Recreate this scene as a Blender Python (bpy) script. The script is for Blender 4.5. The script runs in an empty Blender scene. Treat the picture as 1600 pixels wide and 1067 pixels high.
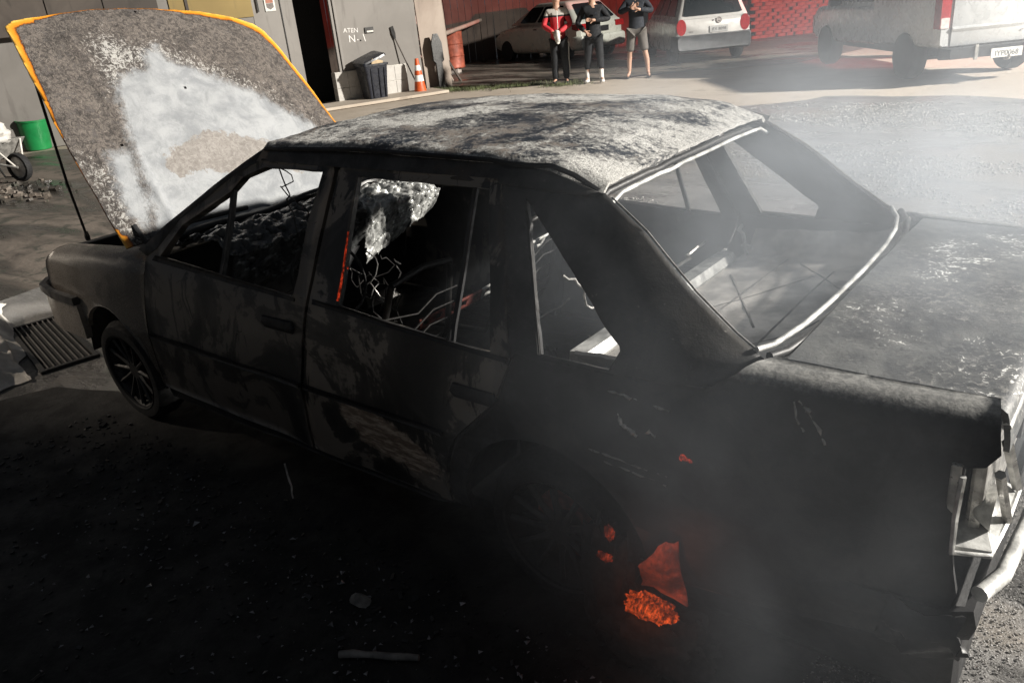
import bpy, bmesh, math, random
from mathutils import Vector, Matrix, noise
from mathutils.geometry import tessellate_polygon
import numpy as np
random.seed(7)
rng = np.random.default_rng(7)
scene = bpy.context.scene
COL = scene.collection
PI = math.pi

# ------------------------------------------------------------------ camera
cam_d = bpy.data.cameras.new("camera")
cam = bpy.data.objects.new("camera", cam_d)
COL.objects.link(cam)
R0 = Vector((0.7875001, 0.6090123, -0.0945918))
R1 = Vector((0.1734793, -0.3663122, -0.9141774))
R2 = Vector((-0.5913954, 0.7035051, -0.3941219))
rot = Matrix((R0, -R1, -R2)).transposed()
cam.matrix_world = Matrix.Translation((3.71465, -2.37078, 1.78268)) @ rot.to_4x4()
cam_d.sensor_width = 36.0
cam_d.lens = 1259.2 / 1600 * 36
cam_d.clip_start = 0.02
cam_d.clip_end = 400
scene.camera = cam

# ------------------------------------------------------------------ night sky, lamps, exposure
world = bpy.data.worlds.new("World")
scene.world = world
world.use_nodes = True
wb = world.node_tree.nodes["Background"]
wb.inputs[0].default_value = (0.80, 0.88, 1.0, 1)
wb.inputs[1].default_value = 0.065

def lamp(name, loc, power, color, size, aim=None, cone=80, blend=.5):
    d = bpy.data.lights.new(name, 'SPOT' if aim else 'POINT')
    if aim: d.spot_size = math.radians(cone); d.spot_blend = blend
    d.energy = power; d.color = color; d.shadow_soft_size = size
    o = bpy.data.objects.new(name, d); COL.objects.link(o); o.location = loc
    if aim: o.rotation_euler = (Vector(aim) - Vector(loc)).to_track_quat('-Z', 'Y').to_euler()
    return o
FLOOD = (24.0, 15.0, 12.0)
lamp("floodlight", FLOOD, 108000, (1.0, 0.95, 0.87), 0.60, (1.5, 0.5, 0.5), 82, .6)       # tower light of the fire engine, out of frame
lamp("beacon", (18.0, 11.0, 2.8), 30000, (1.0, 0.035, 0.02), 0.15, (-8.0, 20.9, 1.0), 34, .35)   # its red beacon
lamp("yard_lamp", (-7.5, -4.0, 5.0), 2000, (1.0, 0.86, 0.70), 0.12, (-1.75, 0.05, 0.62), 25, .9)      # wall lamp of the yard on the left, out of frame
lamp("ember_glow", (2.86, -.935, .27), 0.16, (1.0, 0.20, 0.05), 0.02)      # lamp added to spread the red of the emissive lumps
vs = scene.view_settings
vs.view_transform = 'Standard'; vs.look = 'None'; vs.gamma = 1.0; vs.exposure = 0.0
vs.use_curve_mapping = False
scene.render.engine = 'CYCLES'
cy = scene.cycles
cy.use_denoising = True
cy.max_bounces = 6; cy.diffuse_bounces = 2; cy.glossy_bounces = 3; cy.volume_bounces = 1
cy.sample_clamp_indirect = 4.0; cy.sample_clamp_direct = 12.0
cy.volume_step_rate = 2.0; cy.volume_max_steps = 96
cy.caustics_reflective = False; cy.caustics_refractive = False

# ------------------------------------------------------------------ helpers
def tag(o, label=None, cat=None, group=None, kind=None):
    if label: o["label"] = label
    if cat: o["category"] = cat
    if group: o["group"] = group
    if kind: o["kind"] = kind
    return o

def empty(name, loc=(0, 0, 0), rz=0.0, label=None, cat=None, group=None):
    o = bpy.data.objects.new(name, None)
    o.empty_display_size = 0.1
    COL.objects.link(o); o.location = loc; o.rotation_euler = (0, 0, rz)
    return tag(o, label, cat, group)

def link_mesh(name, me, mat, parent=None):
    o = bpy.data.objects.new(name, me)
    COL.objects.link(o)
    if mat:
        for m in (mat if isinstance(mat, (list, tuple)) else [mat]):
            me.materials.append(m)
    if parent: o.parent = parent
    return o

def copy_tree(o, parent=None):
    c = o.copy(); COL.objects.link(c)
    if parent: c.parent = parent
    for ch in o.children: copy_tree(ch, c)
    return c

class MB:
    def __init__(s): s.v = []; s.f = []; s.m = []; s.mi = 0
    def add(s, vs, fs):
        b = len(s.v); s.v += [tuple(p) for p in vs]
        for f in fs: s.f.append(tuple(b + i for i in f)); s.m.append(s.mi)
        return s
    def box(s, c, d, rot=None, taper=(1, 1)):
        pts = []
        for z in (-1, 1):
            tx, ty = taper if z > 0 else (1, 1)
            for x, y in ((-1, -1), (1, -1), (1, 1), (-1, 1)):
                p = Vector((x * d[0] / 2 * tx, y * d[1] / 2 * ty, z * d[2] / 2))
                if rot is not None: p = rot @ p
                pts.append(p + Vector(c))
        return s.add(pts, [(3, 2, 1, 0), (4, 5, 6, 7), (0, 1, 5, 4), (1, 2, 6, 5), (2, 3, 7, 6), (3, 0, 4, 7)])
    def tube(s, path, r, n=8, cap=True):
        path = [Vector(p) for p in path]
        rs = r if isinstance(r, (list, tuple)) else [r] * len(path)
        rings = []
        up = None
        for i, p in enumerate(path):
            t = (path[min(i + 1, len(path) - 1)] - path[max(i - 1, 0)]).normalized()
            if up is None:
                up = t.orthogonal().normalized()
            else:
                up = (up - t * up.dot(t))
                up = up.normalized() if up.length > 1e-6 else t.orthogonal().normalized()
            w = t.cross(up)
            rings.append([p + (up * math.cos(2 * PI * k / n) + w * math.sin(2 * PI * k / n)) * rs[i] for k in range(n)])
        vs = [q for g in rings for q in g]; fs = []
        for i in range(len(path) - 1):
            for k in range(n):
                a = i * n + k; b = i * n + (k + 1) % n
                fs.append((a, b, b + n, a + n))
        if cap:
            fs.append(tuple(reversed(range(n)))); m = (len(path) - 1) * n
            fs.append(tuple(range(m, m + n)))
        return s.add(vs, fs)
    def lathe(s, prof, n=20, M=None, cap=True):
        vs = []; fs = []
        for r, z in prof:
            for k in range(n):
                p = Vector((r * math.cos(2 * PI * k / n), r * math.sin(2 * PI * k / n), z))
                vs.append(M @ p if M is not None else p)
        for i in range(len(prof) - 1):
            for k in range(n):
                a = i * n + k; b = i * n + (k + 1) % n
                fs.append((a, b, b + n, a + n))
        if cap:
            fs.append(tuple(reversed(range(n)))); m = (len(prof) - 1) * n
            fs.append(tuple(range(m, m + n)))
        return s.add(vs, fs)
    def loft(s, rings, cap=True, close=True):
        n = len(rings[0]); vs = [p for g in rings for p in g]; fs = []
        for i in range(len(rings) - 1):
            for k in range(n if close else n - 1):
                a = i * n + k; b = i * n + (k + 1) % n
                fs.append((a, b, b + n, a + n))
        if cap:
            fs.append(tuple(reversed(range(n)))); m = (len(rings) - 1) * n
            fs.append(tuple(range(m, m + n)))
        return s.add(vs, fs)
    def build(s, name, mat, parent=None, smooth=None, bevel=0, sub=0, warp=None):
        me = bpy.data.meshes.new(name)
        v = s.v
        if warp: v = [warp(Vector(p)) for p in v]
        me.from_pydata([tuple(p) for p in v], [], s.f)
        bm = bmesh.new(); bm.from_mesh(me)
        bmesh.ops.recalc_face_normals(bm, faces=bm.faces)
        if bevel:
            bmesh.ops.bevel(bm, geom=[e for e in bm.edges if e.is_manifold and e.calc_face_angle(0) > 0.5], offset=bevel, segments=2, affect='EDGES', profile=0.6)
        if sub:
            bmesh.ops.subdivide_edges(bm, edges=bm.edges, cuts=sub, use_grid_fill=True)
        bm.to_mesh(me); bm.free()
        if len(set(s.m)) > 1 and not bevel and not sub:
            me.polygons.foreach_set('material_index', s.m)
        if smooth is not None:
            me.shade_smooth() if hasattr(me, 'shade_smooth') else None
            if smooth < 3:
                me.set_sharp_from_angle(angle=smooth)
        return link_mesh(name, me, mat, parent)

def fbm(p, o=4):
    return noise.fractal(Vector(p), 0.9, 2.1, o)

def grid_mesh(name, fn, nu, nv, mat, parent=None, smooth=True, thick=0.0, keep=None):
    """fn(u,v) -> point for u,v in 0..1; optional keep(u,v) -> bool"""
    vs = []; idx = {}
    for j in range(nv + 1):
        for i in range(nu + 1):
            idx[(i, j)] = len(vs); vs.append(tuple(fn(i / nu, j / nv)))
    fs = []
    for j in range(nv):
        for i in range(nu):
            if keep and not keep((i + .5) / nu, (j + .5) / nv): continue
            fs.append((idx[(i, j)], idx[(i + 1, j)], idx[(i + 1, j + 1)], idx[(i, j + 1)]))
    me = bpy.data.meshes.new(name); me.from_pydata(vs, [], fs)
    bm = bmesh.new(); bm.from_mesh(me)
    bmesh.ops.delete(bm, geom=[v for v in bm.verts if not v.link_faces], context='VERTS')
    if thick:
        bm.normal_update(); bm.verts.index_update()
        ov = bm.verts[:]; of = bm.faces[:]; be = [e for e in bm.edges if len(e.link_faces) == 1]
        nv = [bm.verts.new(v.co - v.normal * thick) for v in ov]
        for f in of: bm.faces.new([nv[v.index] for v in reversed(f.verts)])
        for e in be:
            a, b = e.verts; l = e.link_loops[0]
            if l.vert == a: a, b = b, a
            bm.faces.new([a, b, nv[b.index], nv[a.index]])
    bm.to_mesh(me); bm.free()
    if smooth:
        me.shade_smooth(); me.set_sharp_from_angle(angle=1.0)
    return link_mesh(name, me, mat, parent)

# ------------------------------------------------------------------ materials
class NT:
    def __init__(s, name):
        s.m = bpy.data.materials.new(name); s.m.use_nodes = True
        s.t = s.m.node_tree; s.b = s.t.nodes["Principled BSDF"]
        s.co = s.t.nodes.new("ShaderNodeTexCoord").outputs["Object"]
    def L(s, a, b): s.t.links.new(a, b)
    def node(s, kind, **kw):
        n = s.t.nodes.new(kind)
        for k, v in kw.items(): setattr(n, k, v)
        return n
    def noise(s, scale, detail=4, rough=0.55, dist=0.0, stretch=None, co=None):
        n = s.node("ShaderNodeTexNoise"); n.inputs["Scale"].default_value = scale
        n.inputs["Detail"].default_value = detail; n.inputs["Roughness"].default_value = rough
        n.inputs["Distortion"].default_value = dist
        c = co or s.co
        if stretch:
            mp = s.node("ShaderNodeMapping"); mp.inputs["Scale"].default_value = stretch
            s.L(c, mp.inputs[0]); c = mp.outputs[0]
        s.L(c, n.inputs["Vector"]); return n.outputs["Fac"]
    def voro(s, scale, feature='F1', rnd=1.0):
        n = s.node("ShaderNodeTexVoronoi", feature=feature); n.inputs["Scale"].default_value = scale
        n.inputs["Randomness"].default_value = rnd
        s.L(s.co, n.inputs["Vector"]); return n.outputs["Distance"]
    def step(s, f, lo, hi, o0=0.0, o1=1.0):
        n = s.node("ShaderNodeMapRange", clamp=True, interpolation_type='SMOOTHSTEP')
        s.L(f, n.inputs[0])
        for i, v in zip((1, 2, 3, 4), (lo, hi, o0, o1)): n.inputs[i].default_value = v
        return n.outputs[0]
    def math(s, op, a, b=None, c=None):
        n = s.node("ShaderNodeMath", operation=op)
        for i, x in enumerate((a, b, c)):
            if x is None: continue
            if isinstance(x, (int, float)): n.inputs[i].default_value = x
            else: s.L(x, n.inputs[i])
        return n.outputs[0]
    def mix(s, f, a, b):
        n = s.node("ShaderNodeMix", data_type='RGBA')
        if isinstance(f, (int, float)): n.inputs[0].default_value = f
        else: s.L(f, n.inputs[0])
        for i, x in ((6, a), (7, b)):
            if isinstance(x, (tuple, list)): n.inputs[i].default_value = (*x[:3], 1)
            else: s.L(x, n.inputs[i])
        return n.outputs[2]
    def attr(s, name):
        n = s.node("ShaderNodeAttribute"); n.attribute_name = name
        return n.outputs["Fac"]
    def xyz(s):
        n = s.node("ShaderNodeSeparateXYZ"); s.L(s.co, n.inputs[0]); return n.outputs
    def bump(s, f, strength, dist=0.01, prev=None):
        n = s.node("ShaderNodeBump"); n.inputs["Strength"].default_value = strength
        n.inputs["Distance"].default_value = dist
        s.L(f, n.inputs["Height"])
        if prev is not None: s.L(prev, n.inputs["Normal"])
        return n.outputs[0]
    def done(s, color=None, rough=None, metal=None, normal=None, spec=None, emis=None, estr=None):
        for key, x in (("Base Color", color), ("Roughness", rough), ("Metallic", metal), ("Normal", normal),
                       ("Specular IOR Level", spec), ("Emission Color", emis), ("Emission Strength", estr)):
            if x is None: continue
            i = s.b.inputs[key]
            if isinstance(x, (tuple, list)): i.default_value = (*x[:3], 1)
            elif isinstance(x, (int, float)): i.default_value = x
            else: s.L(x, i)
        return s.m

def plain(name, col, rough=0.6, metal=0.0, var=0.25, scale=8, bump=0.0, bscale=40, spec=None):
    n = NT(name)
    f = n.noise(scale, 5, 0.6)
    c = n.mix(n.step(f, 0.3, 0.7), tuple(x * (1 - var) for x in col), tuple(min(1, x * (1 + var)) for x in col))
    nb = n.bump(n.noise(bscale, 4), bump, 0.004) if bump else None
    r = n.step(n.noise(scale * 2.3, 3), 0.3, 0.7, max(0.03, rough - 0.1), min(1, rough + 0.1))
    return n.done(c, r, metal, nb, spec)

def char_mat(name, dark, mid, pale, rust, pale_lo=0.60, rust_lo=0.56, rough=0.42, bump=0.35, scale=7.0):
    """burnt sheet metal: soot, bare scaled steel, rust bloom and pale ash flakes"""
    n = NT(name)
    big = n.noise(scale * 0.35, 5, 0.6, 0.6)
    med = n.noise(scale, 6, 0.65, 0.3)
    fine = n.noise(scale * 9, 5, 0.7)
    grit = n.noise(scale * 28, 3, 0.7)
    c = n.mix(n.step(med, 0.38, 0.66), dark, mid)
    c = n.mix(n.math('MULTIPLY', n.step(big, rust_lo, rust_lo + 0.10), n.step(fine, 0.35, 0.6)), c, rust)
    fl = n.math('MULTIPLY', n.step(fine, pale_lo, pale_lo + 0.05), n.step(med, 0.45, 0.6))
    c = n.mix(fl, c, pale)
    sp = n.step(grit, 0.70, 0.74)
    c = n.mix(n.math('MULTIPLY', sp, 0.55), c, pale)
    r = n.step(med, 0.3, 0.7, rough + 0.16, rough - 0.10)
    r = n.math('ADD', r, n.math('MULTIPLY', fl, 0.25))
    nb = n.bump(fine, bump, 0.004)
    nb = n.bump(grit, bump * 0.6, 0.002, nb)
    return n.done(c, r, 0.0, nb)

M = {}
M['char'] = char_mat('charred_steel', (0.015, 0.015, 0.016), (0.050, 0.048, 0.045), (0.16, 0.15, 0.14), (0.055, 0.040, 0.030), 0.64, 0.60)
M['char_dark'] = char_mat('soot_black_steel', (0.007, 0.007, 0.008), (0.020, 0.020, 0.021), (0.08, 0.08, 0.08), (0.03, 0.024, 0.02), 0.68, 0.66, 0.5)
M['fender'] = char_mat('scorched_fender_paint', (0.060, 0.052, 0.045), (0.17, 0.15, 0.13), (0.34, 0.31, 0.27), (0.19, 0.15, 0.11), 0.62, 0.48, 0.32, 0.22, 5)
def fender_mat():
    n = NT('scorched_fender')
    x, y, z = n.xyz()
    med = n.noise(5, 6, 0.65, 0.4); fine = n.noise(45, 5, 0.7); grit = n.noise(150, 4, 0.75)
    c = n.mix(n.step(med, 0.35, 0.65), (0.15, 0.13, 0.11), (0.25, 0.222, 0.192))
    c = n.mix(n.math('MULTIPLY', n.step(grit, 0.60, 0.70), 0.6), c, (0.07, 0.06, 0.05))
    b = n.math('ADD', n.math('ADD', x, n.math('MULTIPLY', n.math('SUBTRACT', med, 0.5), 0.9)), n.math('MULTIPLY', n.math('SUBTRACT', fine, 0.5), 0.25))
    b = n.math('ADD', b, n.math('MULTIPLY', n.math('SUBTRACT', 0.62, z), 0.8))
    c = n.mix(n.step(b, -0.20, 0.14), c, (0.016, 0.015, 0.014))      # soot where the fire came forward
    nb = n.bump(grit, 0.45, 0.003); nb = n.bump(fine, 0.2, 0.003, nb)
    return n.done(c, n.step(grit, .3, .7, .22, .42), 0, nb, 0.6)
M['fender'] = fender_mat()
M['metal'] = plain('bare_scaled_steel', (0.36, 0.35, 0.33), 0.36, 0.55, 0.4, 22, 0.35, 70)
M['ashmetal'] = plain('ash_whitened_metal', (0.55, 0.55, 0.53), 0.42, 0.15, 0.45, 16, 0.4, 60)
M['wire'] = plain('burnt_wire', (0.016, 0.015, 0.014), 0.5, 0.2, 0.5, 30)
M['tyre'] = plain('burnt_tyre', (0.009, 0.009, 0.009), 0.85, 0, 0.5, 30, 0.6, 60)
M['rim'] = plain('sooty_alloy', (0.020, 0.019, 0.018), 0.6, 0.15, 0.5, 25, 0.3, 80)
M['rust'] = plain('rust_red_strip', (0.17, 0.045, 0.035), 0.6, 0.2, 0.5, 30, 0.3, 80)  # beacon light painted red on the seat rail; plain rust on brake discs
M['black'] = plain('black_plastic', (0.012, 0.012, 0.014), 0.4, 0, 0.3, 20)
M['rubber'] = plain('tyre_rubber', (0.016, 0.016, 0.017), 0.8, 0, 0.3, 30)
M['glass_dark'] = plain('tinted_glass', (0.010, 0.013, 0.015), 0.08, 0, 0.2, 3)

def door_mat(front):
    n = NT('burnt_door_front' if front else 'burnt_door_rear')
    x, y, z = n.xyz()
    big = n.noise(2.6, 6, 0.62, 0.8); med = n.noise(7, 6, 0.65, 0.4); fine = n.noise(60, 5, 0.7); grit = n.noise(190, 3, 0.7)
    c = n.mix(n.step(big, 0.36, 0.62), (0.011, 0.011, 0.011), (0.058, 0.053, 0.047))
    edge = n.step(n.math('ADD', big, n.math('MULTIPLY', med, 0.35)), 0.66, 0.70)
    c = n.mix(edge, c, (0.105, 0.093, 0.08) if front else (0.16, 0.142, 0.122))
    # drip stains of soot running down
    drip = n.noise(9, 5, 0.7, 0.6, (1.0, 1.0, 0.30))
    c = n.mix(n.step(drip, 0.56, 0.62), c, (0.008, 0.008, 0.008))
    if not front:   # rust scaled patch low on the door
        dx = n.math('MULTIPLY', n.math('SUBTRACT', x, 1.80), 1 / 0.24)
        dz = n.math('MULTIPLY', n.math('SUBTRACT', z, n.math('ADD', 0.43, n.math('MULTIPLY', n.math('SUBTRACT', x, 1.8), -0.28))), 1 / 0.10)
        d = n.math('SQRT', n.math('ADD', n.math('MULTIPLY', dx, dx), n.math('MULTIPLY', dz, dz)))
        d = n.math('ADD', d, n.math('MULTIPLY', n.math('SUBTRACT', n.noise(11, 6, 0.7), 0.5), 1.5))
        pm = n.step(d, 1.0, 0.8)
        streak = n.noise(30, 6, 0.75, 0.2, (0.5, 1, 2.2))
        pc = n.mix(n.step(streak, 0.42, 0.62), (0.16, 0.12, 0.092), (0.42, 0.36, 0.295))
        c = n.mix(pm, c, pc)
    c = n.mix(n.math('MULTIPLY', n.step(grit, 0.69, 0.73), 0.5), c, (0.16, 0.15, 0.14))
    nb = n.bump(fine, 0.25, 0.003); nb = n.bump(grit, 0.2, 0.002, nb)
    return n.done(c, n.step(big, 0.35, 0.7, 0.50, 0.26), 0, nb, 0.6)
def crown_mat():
    n = NT('sooty_fender_with_ash_dust')
    x, y, z = n.xyz()
    med = n.noise(7, 6, 0.65, 0.3); fine = n.noise(60, 5, 0.7); grit = n.noise(190, 3, 0.7)
    c = n.mix(n.step(med, 0.38, 0.66), (0.009, 0.009, 0.010), (0.032, 0.032, 0.032))
    zz = n.math('ADD', z, n.math('MULTIPLY', n.math('SUBTRACT', med, 0.5), 0.03))
    zz = n.math('ADD', zz, n.math('MULTIPLY', n.math('SUBTRACT', fine, 0.5), 0.02))
    c = n.mix(n.step(zz, 0.898, 0.922), c, n.mix(n.step(fine, .35, .65), (0.15, 0.15, 0.145), (0.30, 0.295, 0.28)))   # ash settled on the flat top
    c = n.mix(n.math('MULTIPLY', n.step(grit, 0.70, 0.74), 0.4), c, (0.12, 0.12, 0.12))
    nb = n.bump(fine, 0.4, 0.004); nb = n.bump(grit, 0.25, 0.002, nb)
    return n.done(c, n.step(med, .3, .7, .62, .42), 0, nb)
M['crown'] = crown_mat()
M['door_f'] = door_mat(True); M['door_r'] = door_mat(False)

def roof_mat():
    n = NT('ash_flaked_roof')
    x, y, z = n.xyz()
    big = n.noise(1.6, 5, 0.6, 0.4, (0.8, 1.3, 1)); med = n.noise(6, 6, 0.7, 0.5)
    st = n.noise(24, 6, 0.75, 0.8, (0.7, 1.2, 1)); fine = n.noise(75, 5, 0.75); grit = n.noise(230, 3, 0.7)
    cell = n.voro(34)
    base = n.mix(n.step(med, 0.35, 0.65), (0.022, 0.026, 0.034), (0.068, 0.075, 0.088))
    bias = n.math('ADD', n.math('MULTIPLY', n.math('SUBTRACT', x, 1.7), 0.06), n.math('MULTIPLY', y, -0.10))
    k = n.math('ADD', n.math('ADD', n.math('MULTIPLY', n.math('SUBTRACT', n.math('MULTIPLY', big, 1.9), 0.57), 1.0), bias), n.math('MULTIPLY', n.math('SUBTRACT', st, 0.5), 1.15))
    k = n.math('ADD', k, n.math('MULTIPLY', n.math('SUBTRACT', fine, 0.5), 1.2))
    k = n.math('ADD', k, n.math('MULTIPLY', n.math('SUBTRACT', med, 0.5), 0.7))
    tan = n.step(n.math('ADD', med, n.math('MULTIPLY', fine, 0.4)), 0.66, 0.78)
    base = n.mix(n.math('MULTIPLY', tan, 0.85), base, (0.25, 0.215, 0.185))
    base = n.mix(n.step(k, 0.24, 0.36), base, (0.24, 0.235, 0.225))
    fl = n.step(k, 0.40, 0.48)
    ash = n.mix(n.step(grit, 0.35, 0.65), (0.31, 0.303, 0.285), (0.66, 0.65, 0.62))
    c = n.mix(fl, base, ash)
    nb = n.bump(k, 0.6, 0.006); nb = n.bump(grit, 0.35, 0.002, nb)
    return n.done(c, n.step(fl, 0, 1, 0.34, 0.72), 0, nb)
M['roof'] = roof_mat()

def trunk_mat():
    n = NT('burnt_trunk_lid')
    x, y, z = n.xyz()
    big = n.noise(2.6, 5, 0.65, 0.5); med = n.noise(9, 6, 0.7, 0.4); fine = n.noise(60, 6, 0.75, 0.7); grit = n.noise(200, 3, 0.7)
    c = n.mix(n.step(med, 0.34, 0.68), (0.080, 0.084, 0.090), (0.165, 0.168, 0.165))
    c = n.mix(n.math('MULTIPLY', n.step(fine, 0.50, 0.62), n.step(big, .42, .58)), c, (0.25, 0.245, 0.235))
    c = n.mix(n.math('MULTIPLY', n.step(fine, 0.40, 0.34), 0.7), c, (0.045, 0.046, 0.048))
    # curling flakes of ash, thick in two places
    wr = n.node("ShaderNodeVectorMath", operation='ADD'); sc_ = n.node("ShaderNodeVectorMath", operation='SCALE')
    nz = n.node("ShaderNodeTexNoise"); nz.inputs["Scale"].default_value = 16; nz.inputs["Detail"].default_value = 4; n.L(n.co, nz.inputs["Vector"])
    n.L(nz.outputs["Color"], sc_.inputs[0]); sc_.inputs["Scale"].default_value = .06
    n.L(n.co, wr.inputs[0]); n.L(sc_.outputs[0], wr.inputs[1])
    v = n.node("ShaderNodeTexVoronoi", feature='DISTANCE_TO_EDGE'); v.inputs["Scale"].default_value = 40; n.L(wr.outputs[0], v.inputs["Vector"])
    def spot(cx, cy, rx, ry):
        a = n.math('MULTIPLY', n.math('SUBTRACT', x, cx), 1 / rx); b = n.math('MULTIPLY', n.math('SUBTRACT', y, cy), 1 / ry)
        return n.step(n.math('ADD', n.math('MULTIPLY', a, a), n.math('MULTIPLY', b, b)), 1.0, 0.1)
    m = n.math('MAXIMUM', n.math('MAXIMUM', spot(3.30, .18, .14, .30), spot(3.42, .45, .14, .25)), n.math('MAXIMUM', spot(3.50, -.50, .12, .22), n.math('MULTIPLY', spot(3.25, -.35, .16, .2), .6)))
    lim = n.math('MULTIPLY', n.math('MULTIPLY', m, 0.15), n.step(n.math('ADD', fine, n.math('MULTIPLY', med, .8)), .88, 1.12))
    fl = n.step(n.math('SUBTRACT', lim, v.outputs["Distance"]), 0.0, 0.04)
    c = n.mix(fl, c, (0.80, 0.80, 0.78))
    nb = n.bump(fine, 0.45, 0.005); nb = n.bump(fl, 0.4, 0.004, nb); nb = n.bump(grit, 0.3, 0.002, nb)
    return n.done(c, n.step(fl, 0, 1, 0.46, 0.7), 0, nb)
M['trunk'] = trunk_mat()

def hood_mat():
    n = NT('burnt_hood')
    yel = n.attr('rim'); wht = n.attr('white'); mot = n.attr('mottle'); brn = n.attr('brown')
    med = n.noise(9, 6, 0.7, 0.4); fine = n.noise(46, 6, 0.75, 0.9); grit = n.noise(150, 4, 0.75, 0.6); vf = n.noise(20, 5, 0.7, 0.4)
    scale = n.mix(n.step(n.math('ADD', fine, n.math('MULTIPLY', med, 0.35)), 0.56, 0.80), (0.036, 0.030, 0.027), (0.150, 0.128, 0.112))
    scale = n.mix(n.step(grit, 0.58, 0.68), scale, (0.25, 0.225, 0.20))
    scale = n.mix(n.step(vf, 0.56, 0.66), scale, (0.085, 0.075, 0.070))
    mk = n.math('ADD', n.math('MULTIPLY', mot, 0.46), n.math('ADD', n.math('MULTIPLY', n.math('SUBTRACT', fine, 0.5), 1.3), n.math('MULTIPLY', n.math('SUBTRACT', grit, 0.5), 0.7)))
    c = n.mix(n.step(mk, 0.34, 0.46), scale, (0.40, 0.39, 0.37))
    # burnt-off bare metal gone white
    wk = n.math('ADD', wht, n.math('MULTIPLY', n.math('SUBTRACT', vf, 0.5), 0.8))
    wk = n.math('ADD', wk, n.math('MULTIPLY', n.math('SUBTRACT', grit, 0.5), 0.4))
    bare = n.mix(n.step(n.math('ADD', med, n.math('MULTIPLY', fine, 0.2)), 0.42, 0.75), (0.19, 0.20, 0.212), (0.295, 0.305, 0.314))
    bare = n.mix(n.step(grit, 0.72, 0.77), bare, (0.22, 0.21, 0.20))
    bk = n.math('ADD', brn, n.math('MULTIPLY', n.math('SUBTRACT', vf, 0.5), 1.5))
    br = n.mix(n.step(fine, 0.35, 0.65), (0.15, 0.135, 0.122), (0.25, 0.232, 0.215))
    bare = n.mix(n.step(bk, 0.42, 0.55), bare, br)
    white_f = n.step(wk, 0.28, 0.72)
    c = n.mix(white_f, c, bare)
    # yellow paint left along the rim, browned towards the burn
    yk = n.math('ADD', yel, n.math('MULTIPLY', n.math('SUBTRACT', grit, 0.5), 0.34))
    yk = n.math('ADD', yk, n.math('MULTIPLY', n.math('SUBTRACT', vf, 0.5), 0.25))
    yc = n.mix(n.step(yk, 0.48, 0.72), (0.30, 0.075, 0.012), (0.62, 0.245, 0.022))
    yc = n.mix(n.step(yk, 0.74, 1.0), yc, (0.74, 0.47, 0.10))  # highlight of the rolled outer edge put into the colour
    pf = n.step(yk, 0.46, 0.54)
    c = n.mix(pf, c, yc)
    keep = n.math('MULTIPLY', n.math('SUBTRACT', 1.0, pf), n.math('SUBTRACT', 1.0, n.math('MULTIPLY', white_f, 0.8)))
    h = n.math('MULTIPLY', n.math('ADD', fine, n.math('MULTIPLY', grit, 0.6)), keep)
    nb = n.bump(h, 0.85, 0.010)
    return n.done(c, n.step(pf, 0, 1, 0.62, 0.28), 0, nb)
M['hood'] = hood_mat()

def ground_mat():
    n = NT('dry_dirt_road')
    big = n.noise(0.35, 5, 0.6); med = n.noise(2.2, 6, 0.65, 0.3, (0.6, 1.6, 1)); fine = n.noise(38, 5, 0.7)
    c = n.mix(n.step(big, 0.35, 0.65), (0.42, 0.355, 0.285), (0.54, 0.47, 0.39))
    c = n.mix(n.step(med, 0.56, 0.68), c, (0.33, 0.275, 0.22))
    c = n.mix(n.step(fine, 0.60, 0.72), c, (0.58, 0.53, 0.46))
    nb = n.bump(fine, 0.4, 0.01)
    return n.done(c, 0.75, 0, nb)
M['dirt'] = ground_mat()

def wet_mat():
    n = NT('wet_asphalt')
    big = n.noise(0.55, 6, 0.6, 0.5); med = n.noise(2.6, 6, 0.65, 0.4, (0.7, 1.4, 1)); fine = n.noise(26, 6, 0.75); grit = n.noise(80, 5, 0.8)
    c = n.mix(n.step(med, 0.35, 0.65), (0.13, 0.127, 0.122), (0.27, 0.26, 0.25))
    c = n.mix(n.step(big, 0.52, 0.60), c, (0.27, 0.24, 0.205))
    c = n.mix(n.step(grit, 0.60, 0.70), c, (0.34, 0.33, 0.32))
    pud = n.step(n.math('ADD', big, n.math('MULTIPLY', med, 0.25)), 0.60, 0.66)
    h = n.math('MULTIPLY', n.math('ADD', fine, n.math('MULTIPLY', grit, 0.8)), n.math('SUBTRACT', 1.0, n.math('MULTIPLY', pud, 0.75)))
    nb = n.bump(h, 0.9, 0.03)
    return n.done(c, n.step(pud, 0, 1, 0.30, 0.16), 0, nb, 0.6)
M['wet'] = wet_mat()

def mud_mat():
    n = NT('wet_yard_ground')
    big = n.noise(0.8, 6, 0.65, 0.8, (0.6, 1.6, 1)); med = n.noise(4, 6, 0.7, 0.5); fine = n.noise(40, 5, 0.7)
    c = n.mix(n.step(big, 0.40, 0.62), (0.040, 0.036, 0.031), (0.21, 0.175, 0.145))
    c = n.mix(n.math('MULTIPLY', n.step(med, 0.52, 0.62), 0.8), c, (0.052, 0.058, 0.045))
    c = n.mix(n.step(fine, 0.64, 0.74), c, (0.26, 0.235, 0.20))
    nb = n.bump(n.math('ADD', med, n.math('MULTIPLY', fine, 0.4)), 0.5, 0.02)
    return n.done(c, n.step(big, 0.38, 0.6, 0.20, 0.65), 0, nb, 0.5)
M['mud'] = mud_mat()

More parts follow.
